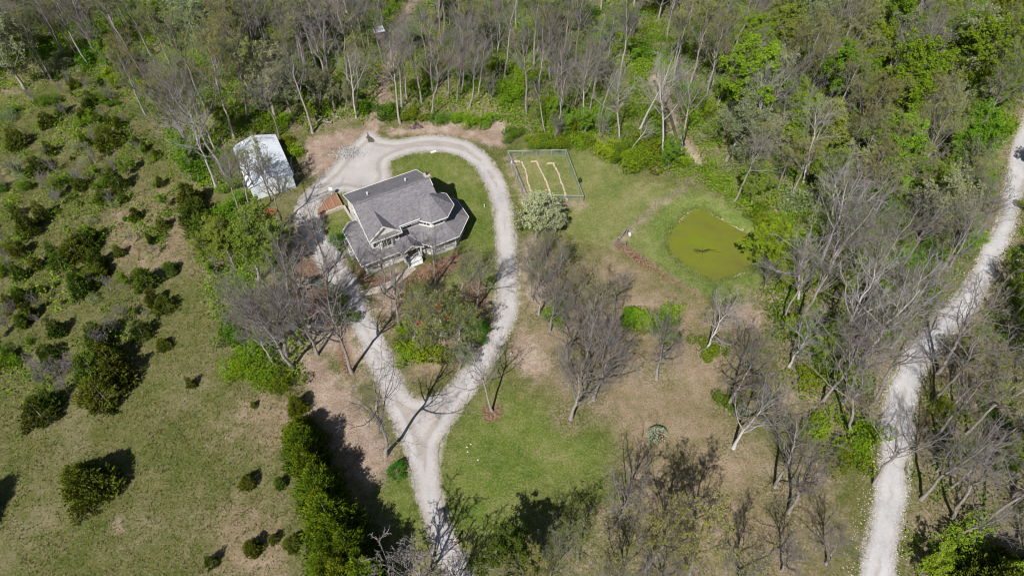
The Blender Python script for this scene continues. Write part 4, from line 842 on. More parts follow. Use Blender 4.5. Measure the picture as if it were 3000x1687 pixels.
# cedars: (base px, base py, crown width in photo px)
mpp = lambda py: float(np.linalg.norm(G(1500, py)-CP)*math.cos(math.atan((py-CY)/FPX))/FPX)
plant('big_cedar', 280, 1436, h=6.2, wide=.92, label='largest round dark cedar, alone in the lower left pasture')
for x, y, wpx in [(35, 712, 60), (141, 715, 66), (201, 712, 64), (232, 685, 62), (158, 750, 55), (89, 756, 60), (39, 785, 56), (267, 742, 70), (334, 722, 52), (286, 778, 54), (406, 795, 74), (209, 815, 92), (50, 855, 62), (12, 870, 60), (66, 900, 62), (50, 930, 50), (147, 945, 70), (267, 965, 96), (270, 1010, 90), (398, 955, 64), (433, 685, 46), (386, 615, 46), (128, 1020, 60), (471, 1000, 46), (548, 1112, 52), (533, 615, 84), (560, 595, 80), (580, 640, 78), (591, 700, 52), (491, 775, 44), (464, 640, 48), (54, 630, 84), (97, 595, 76), (30, 600, 60), (440, 860, 60), (470, 880, 60), (330, 1110, 60),
                  (232, 388, 52), (293, 375, 72), (390, 400, 40), (413, 415, 36), (450, 440, 34), (325, 500, 72), (460, 520, 40), (93, 465, 50), (251, 265, 50), (371, 170, 60), (228, 320, 44), (155, 290, 50), (336, 342, 44), (128, 415, 56), (120, 330, 52), (540, 545, 80), (20, 380, 60), (350, 565, 40), (290, 560, 44),
                  (720, 1405, 52), (612, 1640, 66), (735, 1600, 60), (740, 1180, 34), (95, 1175, 60), (815, 1408, 58), (852, 1588, 50), (800, 1575, 46), (1700, 520, 22)]:
    h = wpx*mpp(y)/.98*random.uniform(.9, 1.12)
    plant('cedar', *from_centre(x, y, h), h=h, wide=random.uniform(.8, 1.15))
for x, y, h in [(856, 1165, 5.), (872, 1215, 6.5), (866, 1262, 6), (884, 1305, 7.), (898, 1345, 7), (924, 1388, 7.5), (932, 1425, 7), (946, 1470, 8), (962, 1512, 8.5), (978, 1548, 8), (956, 1590, 8), (985, 1622, 8.5), (970, 1660, 7.5), (1003, 1690, 8), (990, 1740, 8), (1010, 1575, 7), (1028, 1615, 7.5), (1045, 1655, 8), (1058, 1700, 8), (935, 1640, 6.5), (1030, 1750, 8), (905, 1440, 5), (992, 1520, 6)]:
    plant('row_cedar', *(from_centre(x, y, h) if x < 2000 else (x, y)), h=h*random.uniform(.65, 1.2), wide=random.uniform(.6, 1.05))
for x, y, h in [(170, 1100, 4.5), (230, 1090, 5), (120, 1090, 3.5), (200, 1150, 4), (350, 960, 4), (320, 1010, 4.5), (380, 930, 3.5), (150, 560, 5), (240, 540, 4.5), (60, 520, 4.5), (180, 600, 4), (280, 480, 3.5), (330, 300, 4), (200, 340, 3.5)]: plant('sapling', x, y, h=h, wide=1.25)
plant('row_cedar', -75, 1525, h=6.5)
for x, y, h in [(2860, 1740, 8), (2960, 1725, 7.5), (2915, 1800, 8)]: plant('big_cedar', x, y, h=h, wide=.8)  # darker cedar leaf puts the shaded side of these crowns into the colour
for x, y, h in [(300, 1020, 5.2), (318, 1070, 5.6), (275, 1130, 4.6), (125, 1160, 3.8), (95, 1195, 3.6), (250, 1060, 4.6)]: plant('cedar', *from_centre(x, y, h), h=h, wide=1.1)
plant('holly', 1166, 1385, h=2.3, label='small bright green rounded shrub beside the driveway fork')
plant('holly', 1400, 985, h=3.4, label='glossy bright green shrub at the inner curve of the driveway'); plant('holly', 990, 715, h=2.6, label='green shrub against the left porch corner of the house'); plant('holly', 2265, 745, h=5.2, label='dense vivid green shrub at the right bank of the pond')
for x, y, h in [(1175, 1010, 2.0), (1200, 985, 1.8), (1190, 1040, 2.), (1240, 1050, 2.2), (1885, 945, 2.0), (1850, 940, 1.9), (1960, 935, 1.9), (1930, 950, 1.6), (1620, 935, 2.), (1000, 880, 1.6), (1010, 940, 1.7), (1500, 400, 1.6), (1340, 360, 1.7), (1380, 365, 2.), (1290, 360, 1.6), (1420, 362, 1.8), (1210, 345, 1.7), (1560, 425, 1.8), (1600, 430, 2.), (1650, 435, 2.), (1700, 425, 2.), (1780, 455, 2.4), (1820, 465, 2.4), (1850, 485, 2.6), (1880, 470, 2.2), (850, 420, 1.5), (870, 450, 1.6), (690, 545, 1.8), (700, 600, 1.8), (650, 640, 2.2), (2500, 1330, 2.2), (2530, 1290, 2.4), (2470, 1340, 2.2), (2400, 1260, 2.), (2440, 1090, 2.4), (2500, 1120, 2.5), (2080, 1040, 1.8), (2140, 1190, 1.6), (1950, 1000, 1.5), (760, 1020, 2.), (720, 1050, 2.2), (690, 1000, 2.), (700, 1090, 2.), (780, 1110, 2.), (820, 1140, 2.)]:
    plant(random.choice(['fresh_bush', 'bush', 'fresh_bush']), x, y, h=h, wide=random.uniform(.9, 1.25))

# ------------------------------------------------------------ the rest of the woods, scattered between them
def blocked(p, r):
    p = p[None]
    if min(seg_dist(p, ROAD)[0], 9) < r or inside(p, ROAD)[0]: return True
    if seg_dist(p, FORK_TRACK, False)[0] < 1.6 or seg_dist(p, CREEK, False)[0] < 1.1: return True
    return False
placed = [q[2][:2] for q in PLANTS if q[1] in ('bare', 'pale_bare', 'bud', 'spread', 'pale_spread', 'fresh', 'lime', 'pale', 'spread_bud')]
SHED_C = G(775, 500)[:2]
def scatter(kinds, n, sep, hr, polys=FOREST[:2], box=(-118, 118, 12, 152), keep=lambda px: True, wide=(1, 1)):
    got = 0; tries = 0
    while got < n and tries < n*60:
        tries += 1
        p = np.array([random.uniform(*box[:2]), random.uniform(*box[2:])])
        px = PX(np.array([*p, 0]))[0]
        if not (-110 < px[0] < 3110 and -60 < px[1] < 1860) or not keep(px): continue
        if not any(inside(p[None], q)[0] for q in polys) or blocked(p, 3.2 if sep > 1.9 else 1.8): continue
        if np.linalg.norm(p-SHED_C) < 7.5: continue
        A = np.array(placed)
        if len(A) and np.min(((A-p)**2).sum(1)) < sep*sep: continue
        k = kinds(px) if callable(kinds) else random.choice(kinds)
        plant(k, 0, 0, h=random.uniform(*hr), ground=p, wide=random.uniform(*wide)); got += 1
        if sep > 1.2: placed.append(p)
def mix(px):
    r = random.random()
    if px[0] > 2150 and px[1] < 620: return 'bud' if r < .45 else 'fresh' if r < .58 else 'lime' if r < .67 else 'pale' if r < .82 else 'bare'
    if px[0] < 1050 and px[1] < 420: return 'bare' if r < .5 else 'bud' if r < .72 else 'pale' if r < .92 else 'pale_bare'
    return 'bare' if r < .52 else 'bud' if r < .82 else 'pale_bare' if r < .92 else 'pale'
scatter(mix, 320, 2.0, (12., 18.5))
scatter(lambda px: random.choice(['bud', 'pale', 'fresh', 'bud', 'lime', 'pale']), 45, 1.95, (8, 13), keep=lambda px: px[0] > 2150 and px[1] < 640)
scatter(['sapling', 'green_sapling', 'green_sapling', 'green_sapling'], 150, 1.2, (3.5, 7.5))
scatter(['bush', 'fresh_bush', 'bush', 'fresh_bush', 'pale_bush'], 200, 1.0, (1.3, 2.6), wide=(.9, 1.5))
SCRUB = smooth_closed(G2([(-60, 260), (300, 200), (480, 330), (540, 560), (470, 760), (380, 1000), (260, 1190), (60, 1190), (-80, 1000)]), 1)
scatter(['bush', 'pale_bush', 'bush'], 45, .8, (.7, 1.6), polys=[SCRUB], wide=(.8, 1.3))
scatter(['cedar'], 30, .9, (.8, 2.4), polys=[SCRUB])
scatter(['sapling', 'green_sapling', 'sapling'], 60, .9, (1.8, 4.0), polys=[smooth_closed(G2([(-40, 300), (300, 230), (520, 520), (480, 900), (380, 1100), (60, 1160), (-60, 900)]), 1), FOREST[2]])

# ------------------------------------------------------------ labels that single each plant out
MARKS = [('the white metal shed', 770, 490), ('the grey-roofed house', 1180, 650), ('the green pond', 2090, 720), ('the fenced garden', 1590, 520), ('the driveway fork', 1240, 1250), ('the dirt track into the woods', 1140, 200), ('the white-roofed blind', 1107, 110), ('the sandy creek bed', 1980, 380), ('the upper gravel road', 2930, 650), ('the middle gravel road', 2680, 1080), ('the lower gravel road', 2600, 1500), ('the driveway foot', 1330, 1600), ('the red lawn chairs', 1270, 940), ('the large round cedar', 235, 1420), ('the cedar row', 940, 1480), ('the mulched lone tree', 1443, 1205), ('the pond fence corner', 1806, 715), ('the variegated shrub', 1920, 1260), ('the play frame', 900, 840), ('the fallen log', 80, 75), ('the lower right brown yard', 2150, 1450), ('the top right woods', 2600, 180), ('the cedar scrub', 200, 780), ('the upper left scrub', 300, 420), ('the brown centre yard', 1850, 1080), ('the top middle woods', 1650, 150), ('the damp second creek', 2690, 530)]
ORD = ['first', 'second', 'third', 'fourth', 'fifth', 'sixth', 'seventh', 'eighth', 'ninth', 'tenth', 'eleventh', 'twelfth', 'thirteenth', 'fourteenth', 'fifteenth', 'sixteenth', 'seventeenth', 'eighteenth', 'nineteenth', 'twentieth', 'twenty-first', 'twenty-second', 'twenty-third', 'twenty-fourth', 'twenty-fifth', 'twenty-sixth', 'twenty-seventh', 'twenty-eighth', 'twenty-ninth', 'thirtieth']
def where(px, py):
    nm, mx, my = min(MARKS, key=lambda m: (m[1]-px)**2+(m[2]-py)**2)
    dx, dy = px-mx, py-my
    if abs(dx) > abs(dy): return ('right of ' if dx > 0 else 'left of ')+nm
    return ('below ' if dy > 0 else 'above ')+nm
buckets = {}
for e, k, p, h, lab in PLANTS:
    tag(e, lab, CATG.get(k, 'tree'), GRP[NAMES[k]])
    if lab: continue
    px = PX(p+np.array([0, 0, h*.35]))[0]
    buckets.setdefault((LOOK[k], where(px[0], px[1])), []).append((px[0], e))
for (look, wh), L in buckets.items():
    L.sort(key=lambda q: q[0])
    for i, (_, e) in enumerate(L):
        e['label'] = look+' '+wh+('' if len(L) == 1 else ', %s from left' % ORD[min(i, 29)])

# ------------------------------------------------------------ undergrowth, one uncountable mass
def in_any(X, polys):
    m = np.zeros(len(X), bool)
    for p in polys: m |= inside(X, p)
    return m
def fbm(X, s, seed):
    r = np.random.default_rng(seed); v = np.zeros(len(X))
    for o in range(4):
        for _ in range(3):
            k = r.normal(0, 1, 2)*s*2**o; v += np.sin(X @ k+r.uniform(0, 6.28))/2**o
    return v/3
X = np.column_stack([RNG.uniform(-118, 118, 90000), RNG.uniform(12, 152, 90000)])
pxs = PX(np.column_stack([X, np.zeros(len(X))])); X = X[(pxs[:, 0] > -90) & (pxs[:, 0] < 3090) & (pxs[:, 1] > -50) & (pxs[:, 1] < 1830)]
inS = inside(X, SCRUB) & (RNG.random(len(X)) < .24*np.clip(1+1.5*fbm(X, .25, 12), 0, 3)); X = X[in_any(X, FOREST) | inS]; dens = fbm(X, .12, 3)
clear = np.minimum(np.minimum(seg_dist(X, ROAD), seg_dist(X, FORK_TRACK, False)), seg_dist(X, CREEK, False)-.5)
X = X[(clear > 1.2) & ~inside(X, ROAD) & (np.linalg.norm(X-SHED_C, axis=1) > 5)]; dens = fbm(X, .12, 3)
right = (PX(np.column_stack([X, np.zeros(len(X))]))[:, 0] > 2250) & (PX(np.column_stack([X, np.zeros(len(X))]))[:, 1] > 1000)
keepg = RNG.random(len(X)) < np.clip(.55+.42*dens, .08, .95)*np.where(right, .16, 1)
XG = X[keepg][:14500]
per = 26
hh = RNG.uniform(.3, 1.7, len(XG))*(1+.3*fbm(XG, .3, 5))
C = np.repeat(np.column_stack([XG, hh*.5]), per, 0)+RNG.normal(0, 1, (len(XG)*per, 3))*np.repeat(np.column_stack([.42+.25*hh, .42+.25*hh, .26*hh]), per, 0)
C[:, 2] = np.maximum(C[:, 2], .04)
V, Qd = leaves(C, None, .33, RNG)
base_v = np.repeat(np.clip(.45+.35*fbm(XG, .35, 9), 0, 1), per)
tag(link('undergrowth', np_mesh('undergrowth', V, Qd, mats=[M['under']], fattr=dict(v=np.clip(base_v+RNG.uniform(-.3, .35, len(C)), 0, 1)))), 'low leafy green undergrowth covering the woodland floor', 'undergrowth', kind='stuff')
XB = X[~keepg][:7000]; per = 9
A = np.repeat(np.column_stack([XB, np.zeros(len(XB))]), per, 0)+RNG.normal(0, .35, (len(XB)*per, 3))*np.array([1, 1, 0])
d = nrm(RNG.normal(0, 1, A.shape)*np.array([1, 1, .3])+np.array([0, 0, .7])); B = A+d*RNG.uniform(.3, 1.3, (len(A), 1)); sd = nrm(np.cross(d, RNG.normal(size=d.shape)))*.014
V = np.stack([A-sd, A+sd, B], 1).reshape(-1, 3)
tag(link('dry_brush', np_mesh('dry_brush', V, None, np.arange(len(V)).reshape(-1, 3), [M['under_brown']], fattr=dict(v=RNG.random(len(A))))), 'dry brown stalks and brush between the trees', 'brush', kind='stuff')
# rough pasture and lawn grass
def grass(name, polys, n, hgt, mat, label, seed, sep=None, wdt=.05, avoid=True):
    r = np.random.default_rng(seed); bx = np.vstack(polys); X = np.column_stack([r.uniform(bx[:, 0].min(), bx[:, 0].max(), n), r.uniform(bx[:, 1].min(), bx[:, 1].max(), n)])
    X = X[in_any(X, polys)]
    if avoid:
        k = (~inside(X, DRIVE_OUT) | inside(X, DRIVE_IN)) & ~inside(X, ROAD) & ~inside(X, POND); X = X[k]
    X = X[r.random(len(X)) < np.clip(.55+.45*fbm(X, .5, seed), .08, 1)]
    A = np.repeat(np.column_stack([X, land(X)]), 4, 0)+r.normal(0, .07, (len(X)*4, 3))*np.array([1, 1, 0])
    d = nrm(r.normal(0, .55, A.shape)*np.array([1, 1, 0])+np.array([0, 0, 1])); B = A+d*hgt*r.uniform(.4, 1.2, (len(A), 1)); sd = nrm(np.cross(d, r.normal(size=d.shape)))*wdt
    V = np.stack([A-sd, A+sd, B], 1).reshape(-1, 3)
    tag(link(name, np_mesh(name, V, None, np.arange(len(V)).reshape(-1, 3), [mat], fattr=dict(v=np.repeat(r.random(len(X)), 4)))), label, 'grass', kind='stuff')
PAST = [smooth_closed(G2([(-80, 480), (160, 260), (420, 330), (560, 560), (640, 900), (800, 1100), (900, 1300), (1000, 1560), (1000, 1800), (-150, 1800)]), 1)]
grass('pasture_grass', PAST, 62000, .19, M['grassblade'], 'rough dry pasture grass across the left field', 21)
grass('tall_tufts', PAST, 11000, .42, M['grassblade'], 'taller straw-coloured tufts scattered in the pasture', 25, wdt=.045)
grass('lawn_grass', LAWN+[smooth_closed(G2([(1540, 600), (2250, 800), (2150, 1200), (2400, 1450), (2450, 1800), (1350, 1800), (1300, 1300), (1500, 900)]), 1)], 46000, .13, M['lawnblade'], 'short lawn grass round the house, pond and yard', 22, wdt=.04)

# pond-edge weeds
rgp = np.random.default_rng(33); q = np.repeat(resample(POND, .12), 3, 0); cpd = POND.mean(0); ang = q-cpd
q = q+nrm(ang)*np.abs(rgp.normal(0, .45, (len(q), 1)))+rgp.normal(0, .08, q.shape); q = q[(q[:, 0]-cpd[0] < 2.5) | (q[:, 1] < cpd[1]-3)]
A = np.repeat(np.column_stack([q, land(q)]), 5, 0)+rgp.normal(0, .1, (len(q)*5, 3))*np.array([1, 1, 0]); d = nrm(rgp.normal(0, .5, A.shape)*np.array([1, 1, 0])+np.array([0, 0, 1])); B = A+d*rgp.uniform(.15, .55, (len(A), 1)); sd = nrm(np.cross(d, rgp.normal(size=d.shape)))*.045
V = np.stack([A-sd, A+sd, B], 1).reshape(-1, 3)
tag(link('pond_weeds', np_mesh('pond_weeds', V, None, np.arange(len(V)).reshape(-1, 3), [M['lawnblade']], fattr=dict(v=np.repeat(rgp.random(len(q)), 5)*.7))), 'tall grass and weeds fringing the near pond bank', 'weeds', kind='stuff')

# dry leaves blown over the yard
rl_ = np.random.default_rng(44); YL = DRY+DIRT+MULCH+[POND*0+1e6]; Xl = np.column_stack([rl_.uniform(-62, 62, 150000), rl_.uniform(15, 110, 150000)])
Xl = Xl[in_any(Xl, DRY+DIRT+MULCH) & (~inside(Xl, DRIVE_OUT) | inside(Xl, DRIVE_IN)) & ~inside(Xl, ROAD)]; Xl = Xl[rl_.random(len(Xl)) < np.clip(.4+.6*fbm(Xl, .4, 17), .03, 1)]
Vl, Ql = leaves(np.column_stack([Xl, land(Xl)+.04]), None, .13, rl_, flat=2.0, asp=.7)
tag(link('fallen_leaves', np_mesh('fallen_leaves', Vl, Ql, mats=[M['leaflitter']], fattr=dict(v=rl_.random(len(Xl))))), 'dry brown leaves blown over the bare yard', 'leaves', kind='stuff')

# ============================================================ metal shed
M['metal'] = None
def metal_material():
    m, n, l, b = new_mat('white_sheet_metal', .42, .5)
    tc = n.new('ShaderNodeTexCoord'); P = tc.outputs['Object']
    t = noise(n, l, 1.2, 5, .65, P); r = ramp(n, [(.3, (.58, .63, .68)), (.7, (.74, .78, .82))]); l.new(t.outputs[0], r.inputs[0]); l.new(r.outputs[0], b.inputs['Base Color']); return m
M['metal'] = metal_material()
ZS = 2.55
fl, frt, bl_ = G(729.7, 554.2, ZS), G(859.4, 512.8, ZS), G(671.8, 430, ZS)
sd_ = math.atan2(frt[1]-fl[1], frt[0]-fl[0])-R(.8); SW_ = float(np.linalg.norm((frt-fl)[:2])); SLn = 11.4
shed = empty('metal_shed', (fl[0], fl[1], 0), sd_); tag(shed, 'white sheet-metal shed with gabled roof under bare trees', 'shed')
RZ = ZS+1.05
wm = MB(); wm.box(.15, SW_-.15, .12, SLn-.12, -.1, ZS-.06); wm.build('wall', M['metal'], shed)
MB().hexa([(.15, .12, ZS-.06), (SW_-.15, .12, ZS-.06), (SW_/2, .12, RZ-.1)], [(.15, SLn-.12, ZS-.06), (SW_-.15, SLn-.12, ZS-.06), (SW_/2, SLn-.12, RZ-.1)]).build('gable_wall', M['metal'], shed)
npan = 12
for sdx in (0, 1):
    for i in range(npan):
        y0, y1 = i*SLn/npan+.004, (i+1)*SLn/npan-.004; xo = -.08 if sdx == 0 else SW_+.08; zz = ZS-.02+random.uniform(0, .012)
        p = [(xo, y0, zz), (xo, y1, zz), (SW_/2, y1, RZ), (SW_/2, y0, RZ)]; p = p if sdx else p[::-1]
        m = MB(); m.hexa([(a, b, c-.03) for a, b, c in p], p)
        for q in (.02, .5):
            yb = y0+(y1-y0)*q; m.bar((xo, yb+.02, zz+.012), (SW_/2, yb+.02, RZ+.012), .04, .03)
        m.build('roof_panel', M['metal'], shed)
rc = simple('weathered_ridge_cap', (.28, .32, .34), (.42, .46, .48), 3, .5, .1)
MB().bar((SW_/2, -.05, RZ+.03), (SW_/2, SLn+.05, RZ+.03), .34, .05).build('ridge_cap', rc, shed)
for i in range(7):
    x = .2+(SW_-.4)*i/7; MB().box(x+.02, x+(SW_-.4)/7-.02, .085, .115, 0, ZS-.15).build('wall_panel', M['metal'], shed)
dr_ = MB().box(SW_/2-1.4, SW_/2+1.4, .05, .08, .02, 2.2).build('roll_door', M['trim'], shed)
for i in range(6): MB().box(SW_/2-1.36, SW_/2+1.36, .035, .05, .06+.36*i, .38+.36*i).build('slat', M['trim'], dr_)

# ------------------------------------------------------------ hunting blind in the woods
M['blindwood'] = simple('weathered_plywood', (.16, .13, .09), (.30, .25, .18), 4, .9, .3)
bp = G(1116, 128); bl = empty('hunting_blind', (*bp[:2], 0), R(25)); tag(bl, 'small raised hunting blind with white roof in the woods', 'blind')
for x in (-.75, .75):
    for y in (-.65, .65): MB().bar((x*1.15, y*1.15, 0), (x, y, 1.5), .1).build('leg', M['blindwood'], bl)
MB().box(-.85, .85, -.75, .75, 1.45, 1.55).build('floor', M['blindwood'], bl)
bw = MB().box(-.8, .8, -.7, .7, 1.551, 2.9).build('cabin', M['blindwood'], bl); MB().box(-.5, .5, -.72, -.695, 2.2, 2.6).build('window', M['glass'], bw)
MB().hexa([(-1.05, -.95, 2.9), (1.05, -.95, 2.9), (1.05, .95, 3.05), (-1.05, .95, 3.05)], [(-1.05, -.95, 2.97), (1.05, -.95, 2.97), (1.05, .95, 3.12), (-1.05, .95, 3.12)]).build('roof', M['metal'], bl)
MB().bar((.3, -1.2, 0), (.3, -.75, 1.5), .07).build('ladder', M['timber'], bl)

# ------------------------------------------------------------ fenced garden
M['steel'] = simple('galvanised_steel', (.24, .275, .28), (.36, .395, .40), 4, .5, .1, .005, .5)
gc = [G(1488, 461)[:2], G(1657, 457)[:2], G(1707, 592)[:2], G(1540, 588)[:2]]
gf = empty('garden_fence', (*np.mean(gc, 0), 0)); tag(gf, 'grey chain-link fence enclosing the rectangular vegetable garden', 'fence')
go_ = np.mean(gc, 0); FH = 1.35
for i in range(4):
    a, b = gc[i]-go_, gc[(i+1) % 4]-go_; L = np.linalg.norm(b-a); n = max(2, int(round(L/2.6))); t = (b-a)/L
    MB().tube((*a, FH), (*b, FH), .038, n=6).build('top_rail', M['steel'], gf)
    MB().tube((*a, .06), (*b, .06), .012, n=5).build('tension_wire', M['steel'], gf)
    for j in range(n):
        p = a+t*L*j/n; MB().tube((*p, -.1), (*p, FH+.05), .035, n=6).tube((*p, FH+.05), (*p, FH+.09), .045, .01, n=6).build('post', M['steel'], gf)
    V, F = [], []
    sp = .13; k = int(L/sp)
    for s_ in (1, -1):
        for j in range(-int(FH/sp), k+1):
            d0, d1 = j*sp, j*sp+FH; 
            if s_ < 0: d0, d1 = d1, d0
            z0, z1 = .05, FH; 
            c0, c1 = np.clip(d0, 0, L), np.clip(d1, 0, L)
            if d1 != d0: z0c = .05+(c0-d0)/(d1-d0)*(FH-.05); z1c = .05+(c1-d0)/(d1-d0)*(FH-.05)
            if abs(c1-c0) < .02: continue
            p0, p1 = a+t*c0, a+t*c1; o = len(V); hw = .006
            V += [(*p0, z0c-hw), (*p1, z1c-hw), (*p1, z1c+hw), (*p0, z0c+hw)]; F.append((o, o+1, o+2, o+3))
    link('wire_mesh', np_mesh('wire_mesh', V, F, mats=[M['steel']]), gf)
M['tanstone'] = simple('tan_stone', (.36, .29, .20), (.60, .50, .37), 4, .9, .5, .02)
# limestone edging rows
def row(label, pts, wd=.25):
    P = G2([(1470+x*.2319, 430+y*.2319) for x, y in pts]); c = P.mean(0); e = empty('stone_row', (*c, 0)); tag(e, label, 'stone row', 'pale stone edging rows in the fenced garden')
    s = np.concatenate([[0], np.cumsum(np.linalg.norm(np.diff(P, axis=0), axis=1))]); d = 0
    while d < s[-1]-.2:
        L = random.uniform(.5, 1.0); q0 = np.array([np.interp(d, s, P[:, i]) for i in (0, 1)])-c; q1 = np.array([np.interp(min(d+L-.04, s[-1]), s, P[:, i]) for i in (0, 1)])-c
        off = np.array([random.gauss(0, .04), random.gauss(0, .04)]); h = random.uniform(.12, .2)
        MB().bar((*(q0+off), h/2-.02), (*(q1+off), h/2-.02), wd*random.uniform(.75, 1.35), h).build('stone_block', M['tanstone'], e, bevel=.03); d += L
row('left pale stone edging row in the fenced garden', [(150, 188), (225, 185), (250, 195), (278, 245), (310, 295), (300, 335), (318, 375), (335, 470), (360, 550), (378, 582), (415, 655)])
row('middle pale stone edging row in the fenced garden', [(365, 192), (440, 187), (465, 230), (485, 312), (515, 332), (560, 450), (585, 520), (605, 580), (640, 685)])
row('right pale stone edging row in the fenced garden', [(570, 216), (655, 206), (690, 280), (735, 400), (775, 510), (812, 625), (825, 685)])
wb = G(1499, 479); bk = empty('water_jug', (*wb[:2], 0)); tag(bk, 'pale blue jug at the corner of the fenced garden', 'jug'); MB().lathe([(.16, 0), (.19, .05), (.19, .38), (.08, .5), (.07, .56)], 12).build('body', simple('pale_blue_plastic', (.42, .52, .62), (.52, .62, .70), 3, .4, 0), bk); MB().lathe([(.08, .56), (.08, .6)], 10).build('cap', M['trim'], bk)

# ------------------------------------------------------------ pond fence, bank stones, sunken branch
M['postwood'] = simple('old_post_wood', (.16, .14, .12), (.32, .29, .25), 6, .9, .4)
pfp = [(2041, 548), (2020, 537), (2002, 553), (1966, 575), (1939, 594), (1916, 609), (1886, 636), (1863, 658), (1835, 690), (1806, 716), (1831, 727), (1879, 762), (1921, 789), (1964, 815), (2007, 843), (2049, 870)]
pf = empty('wire_fence', (*G(1806, 716)[:2], 0)); tag(pf, 'wire fence on thin posts bending round the pond bank', 'fence'); po0 = G(1806, 716)[:2]
PP = [G(*p)[:2]-po0 for p in pfp]
for i, p in enumerate(PP):
    h = 1.25 if i not in (9, 10) else 1.5; r = .035 if i not in (0, 1, 8, 9, 10) else .08
    z = float(land((p+po0)[None])[0]); MB().tube((*p, z-.1), (p[0]+random.gauss(0, .04), p[1]+random.gauss(0, .04), z+h), r, r*.9, 7).build('post', M['postwood'], pf)
for z in (.35, .7, 1.1):
    m = MB()
    for a, b in zip(PP, PP[1:]): m.tube((*a, z), (*b, z), .006, n=4)
    m.build('wire', M['steel'], pf)
for a, b in (((1806, 716), (1829, 690)), ((1806, 716), (1831, 727)), ((1814, 706), (1832, 684))):
    a, b = G(*a)[:2]-po0, G(*b)[:2]-po0; MB().tube((*a, .15), (*b, 1.1), .05, n=6).build('brace', M['postwood'], pf)
bx_ = G(1844, 690); e = empty('white_box', (*bx_[:2], 0), R(12)); tag(e, 'small white box on the grass by the pond fence corner', 'box'); MB().box(-.16, .16, -.22, .22, 0, .34).build('body', M['trim'], e, bevel=.02); MB().box(-.18, .18, -.24, .24, .341, .39).build('lid', M['trim'], e, bevel=.01)
bank = []
for s0, s1 in (((2012, 622), (2048, 612)), ((2066, 616), (2125, 642)), ((2140, 655), (2178, 672)), ((2206, 690), (2222, 706)), ((1990, 648), (2008, 628)), ((2150, 806), (2180, 796))):
    for t in np.linspace(0, 1, 60): q = G(s0[0]+(s1[0]-s0[0])*t, s0[1]+(s1[1]-s0[1])*t)[:2]+RNG.normal(0, .13, 2); bank.append((*q, float(land(q[None])[0])))
pebbles('bank_stones', np.array(bank), RNG.uniform(.05, .14, len(bank)), [M['tanstone']], 'pale stones and clay lumps along the far pond bank', 'stones')
rng = np.random.default_rng(5); bpx = [(2058, 738), (2052, 748), (2047, 729), (2064, 727), (2075, 734), (2095, 738), (2123, 741)]
P0 = G(2057, 757, -.34); brn = []
hub = G(2055, 735, -.22)
for k in range(34):
    a = rng.uniform(0, 6.28) if k > 6 else rng.uniform(-.3, .3); L = rng.uniform(.5, 1.7)*(1.6 if k < 5 else 1); d = np.array([math.cos(a)*L, math.sin(a)*L*.6, rng.uniform(-.12, .2)])
    brn.append([hub, hub+d*.5+rng.normal(0, .07, 3), hub+d+rng.normal(0, .1, 3)*np.array([1, 1, .4])])
brn += [[P0, (P0+hub)/2+np.array([.06, 0, .03]), hub], [hub, G(2090, 737, -.3), G(2123, 740, -.32)]]
V, Qd, Tt = tubes(np.array(brn), np.repeat(np.array([[.035, .025, .012]]), len(brn), 0), 5)
bo = link('sunken_branch', np_mesh('sunken_branch', V-hub, Qd, Tt, [simple('wet_wood', (.03, .025, .012), (.07, .06, .03), 5, .7, .2)]), loc=hub); tag(bo, 'dark dead branch lying in the algae of the pond', 'branch')

# ------------------------------------------------------------ island seating: red chairs, white bench, fire ring
M['red'] = simple('red_paint', (.50, .035, .03), (.68, .07, .06), 4, .55, .05, .003, .3)
def adirondack(px, py, rz, label):
    p = G(px, py); e = empty('lawn_chair', (*p[:2], .0), rz); tag(e, label, 'chair', 'red lawn chairs on the driveway island')
    for s in (-1, 1):
        MB().bar((s*.29, .30, 0), (s*.29, .30, .56), .05, .09).build('leg', M['red'], e); MB().bar((s*.27, .34, .34), (s*.27, -.42, .05), .04, .12).build('leg', M['red'], e)
        MB().bar((s*.33, .40, .58), (s*.33, -.34, .56), .14, .03).build('arm', M['red'], e)
    for i in range(5): y = .30-.12*i; MB().bar((-.27, y, .375-.038*i), (.27, y, .375-.038*i), .1, .022).build('seat_slat', M['red'], e)
    for i in range(5):
        x = -.22+.11*i; tp = .98-abs(i-2)*.05; MB().bar((x, -.24, .20), (x*1.1, -.58, tp), .095, .022, (0, 1, .3)).build('back_slat', M['red'], e)
for i, (x, y, a, lb) in enumerate([(1283, 906, 180, 'red slatted lawn chair farthest back on the island'), (1311, 936, 110, 'red slatted lawn chair right of the fire ring'), (1231, 957, 250, 'red slatted lawn chair at the left of the island group'), (1246, 977, 300, 'red slatted lawn chair nearest the island tip')]): adirondack(x, y, R(a), lb)
bp = G(1296, 988); e = empty('garden_bench', (*bp[:2], 0), R(-8)); tag(e, 'white slatted garden bench under the budding island trees', 'bench')
for s in (-1, 1):
    for y in (-.22, .2): MB().bar((s*.68, y, 0), (s*.68, y, .44 if y < 0 else .88), .07).build('leg', M['trim'], e)
    MB().bar((s*.7, -.26, .64), (s*.7, .22, .64), .07, .04).build('arm', M['trim'], e)
for i in range(4): MB().bar((-.74, -.2+.12*i, .45), (.74, -.2+.12*i, .45), .1, .025).build('seat_slat', M['trim'], e)
for i in range(3): MB().bar((-.74, .22, .56+.13*i), (.74, .22, .56+.13*i), .025, .09).build('back_slat', M['trim'], e)
fp = G(1282, 945); e = empty('fire_ring', (*fp[:2], 0)); tag(e, 'ring of pale stones between the red lawn chairs', 'fire ring')
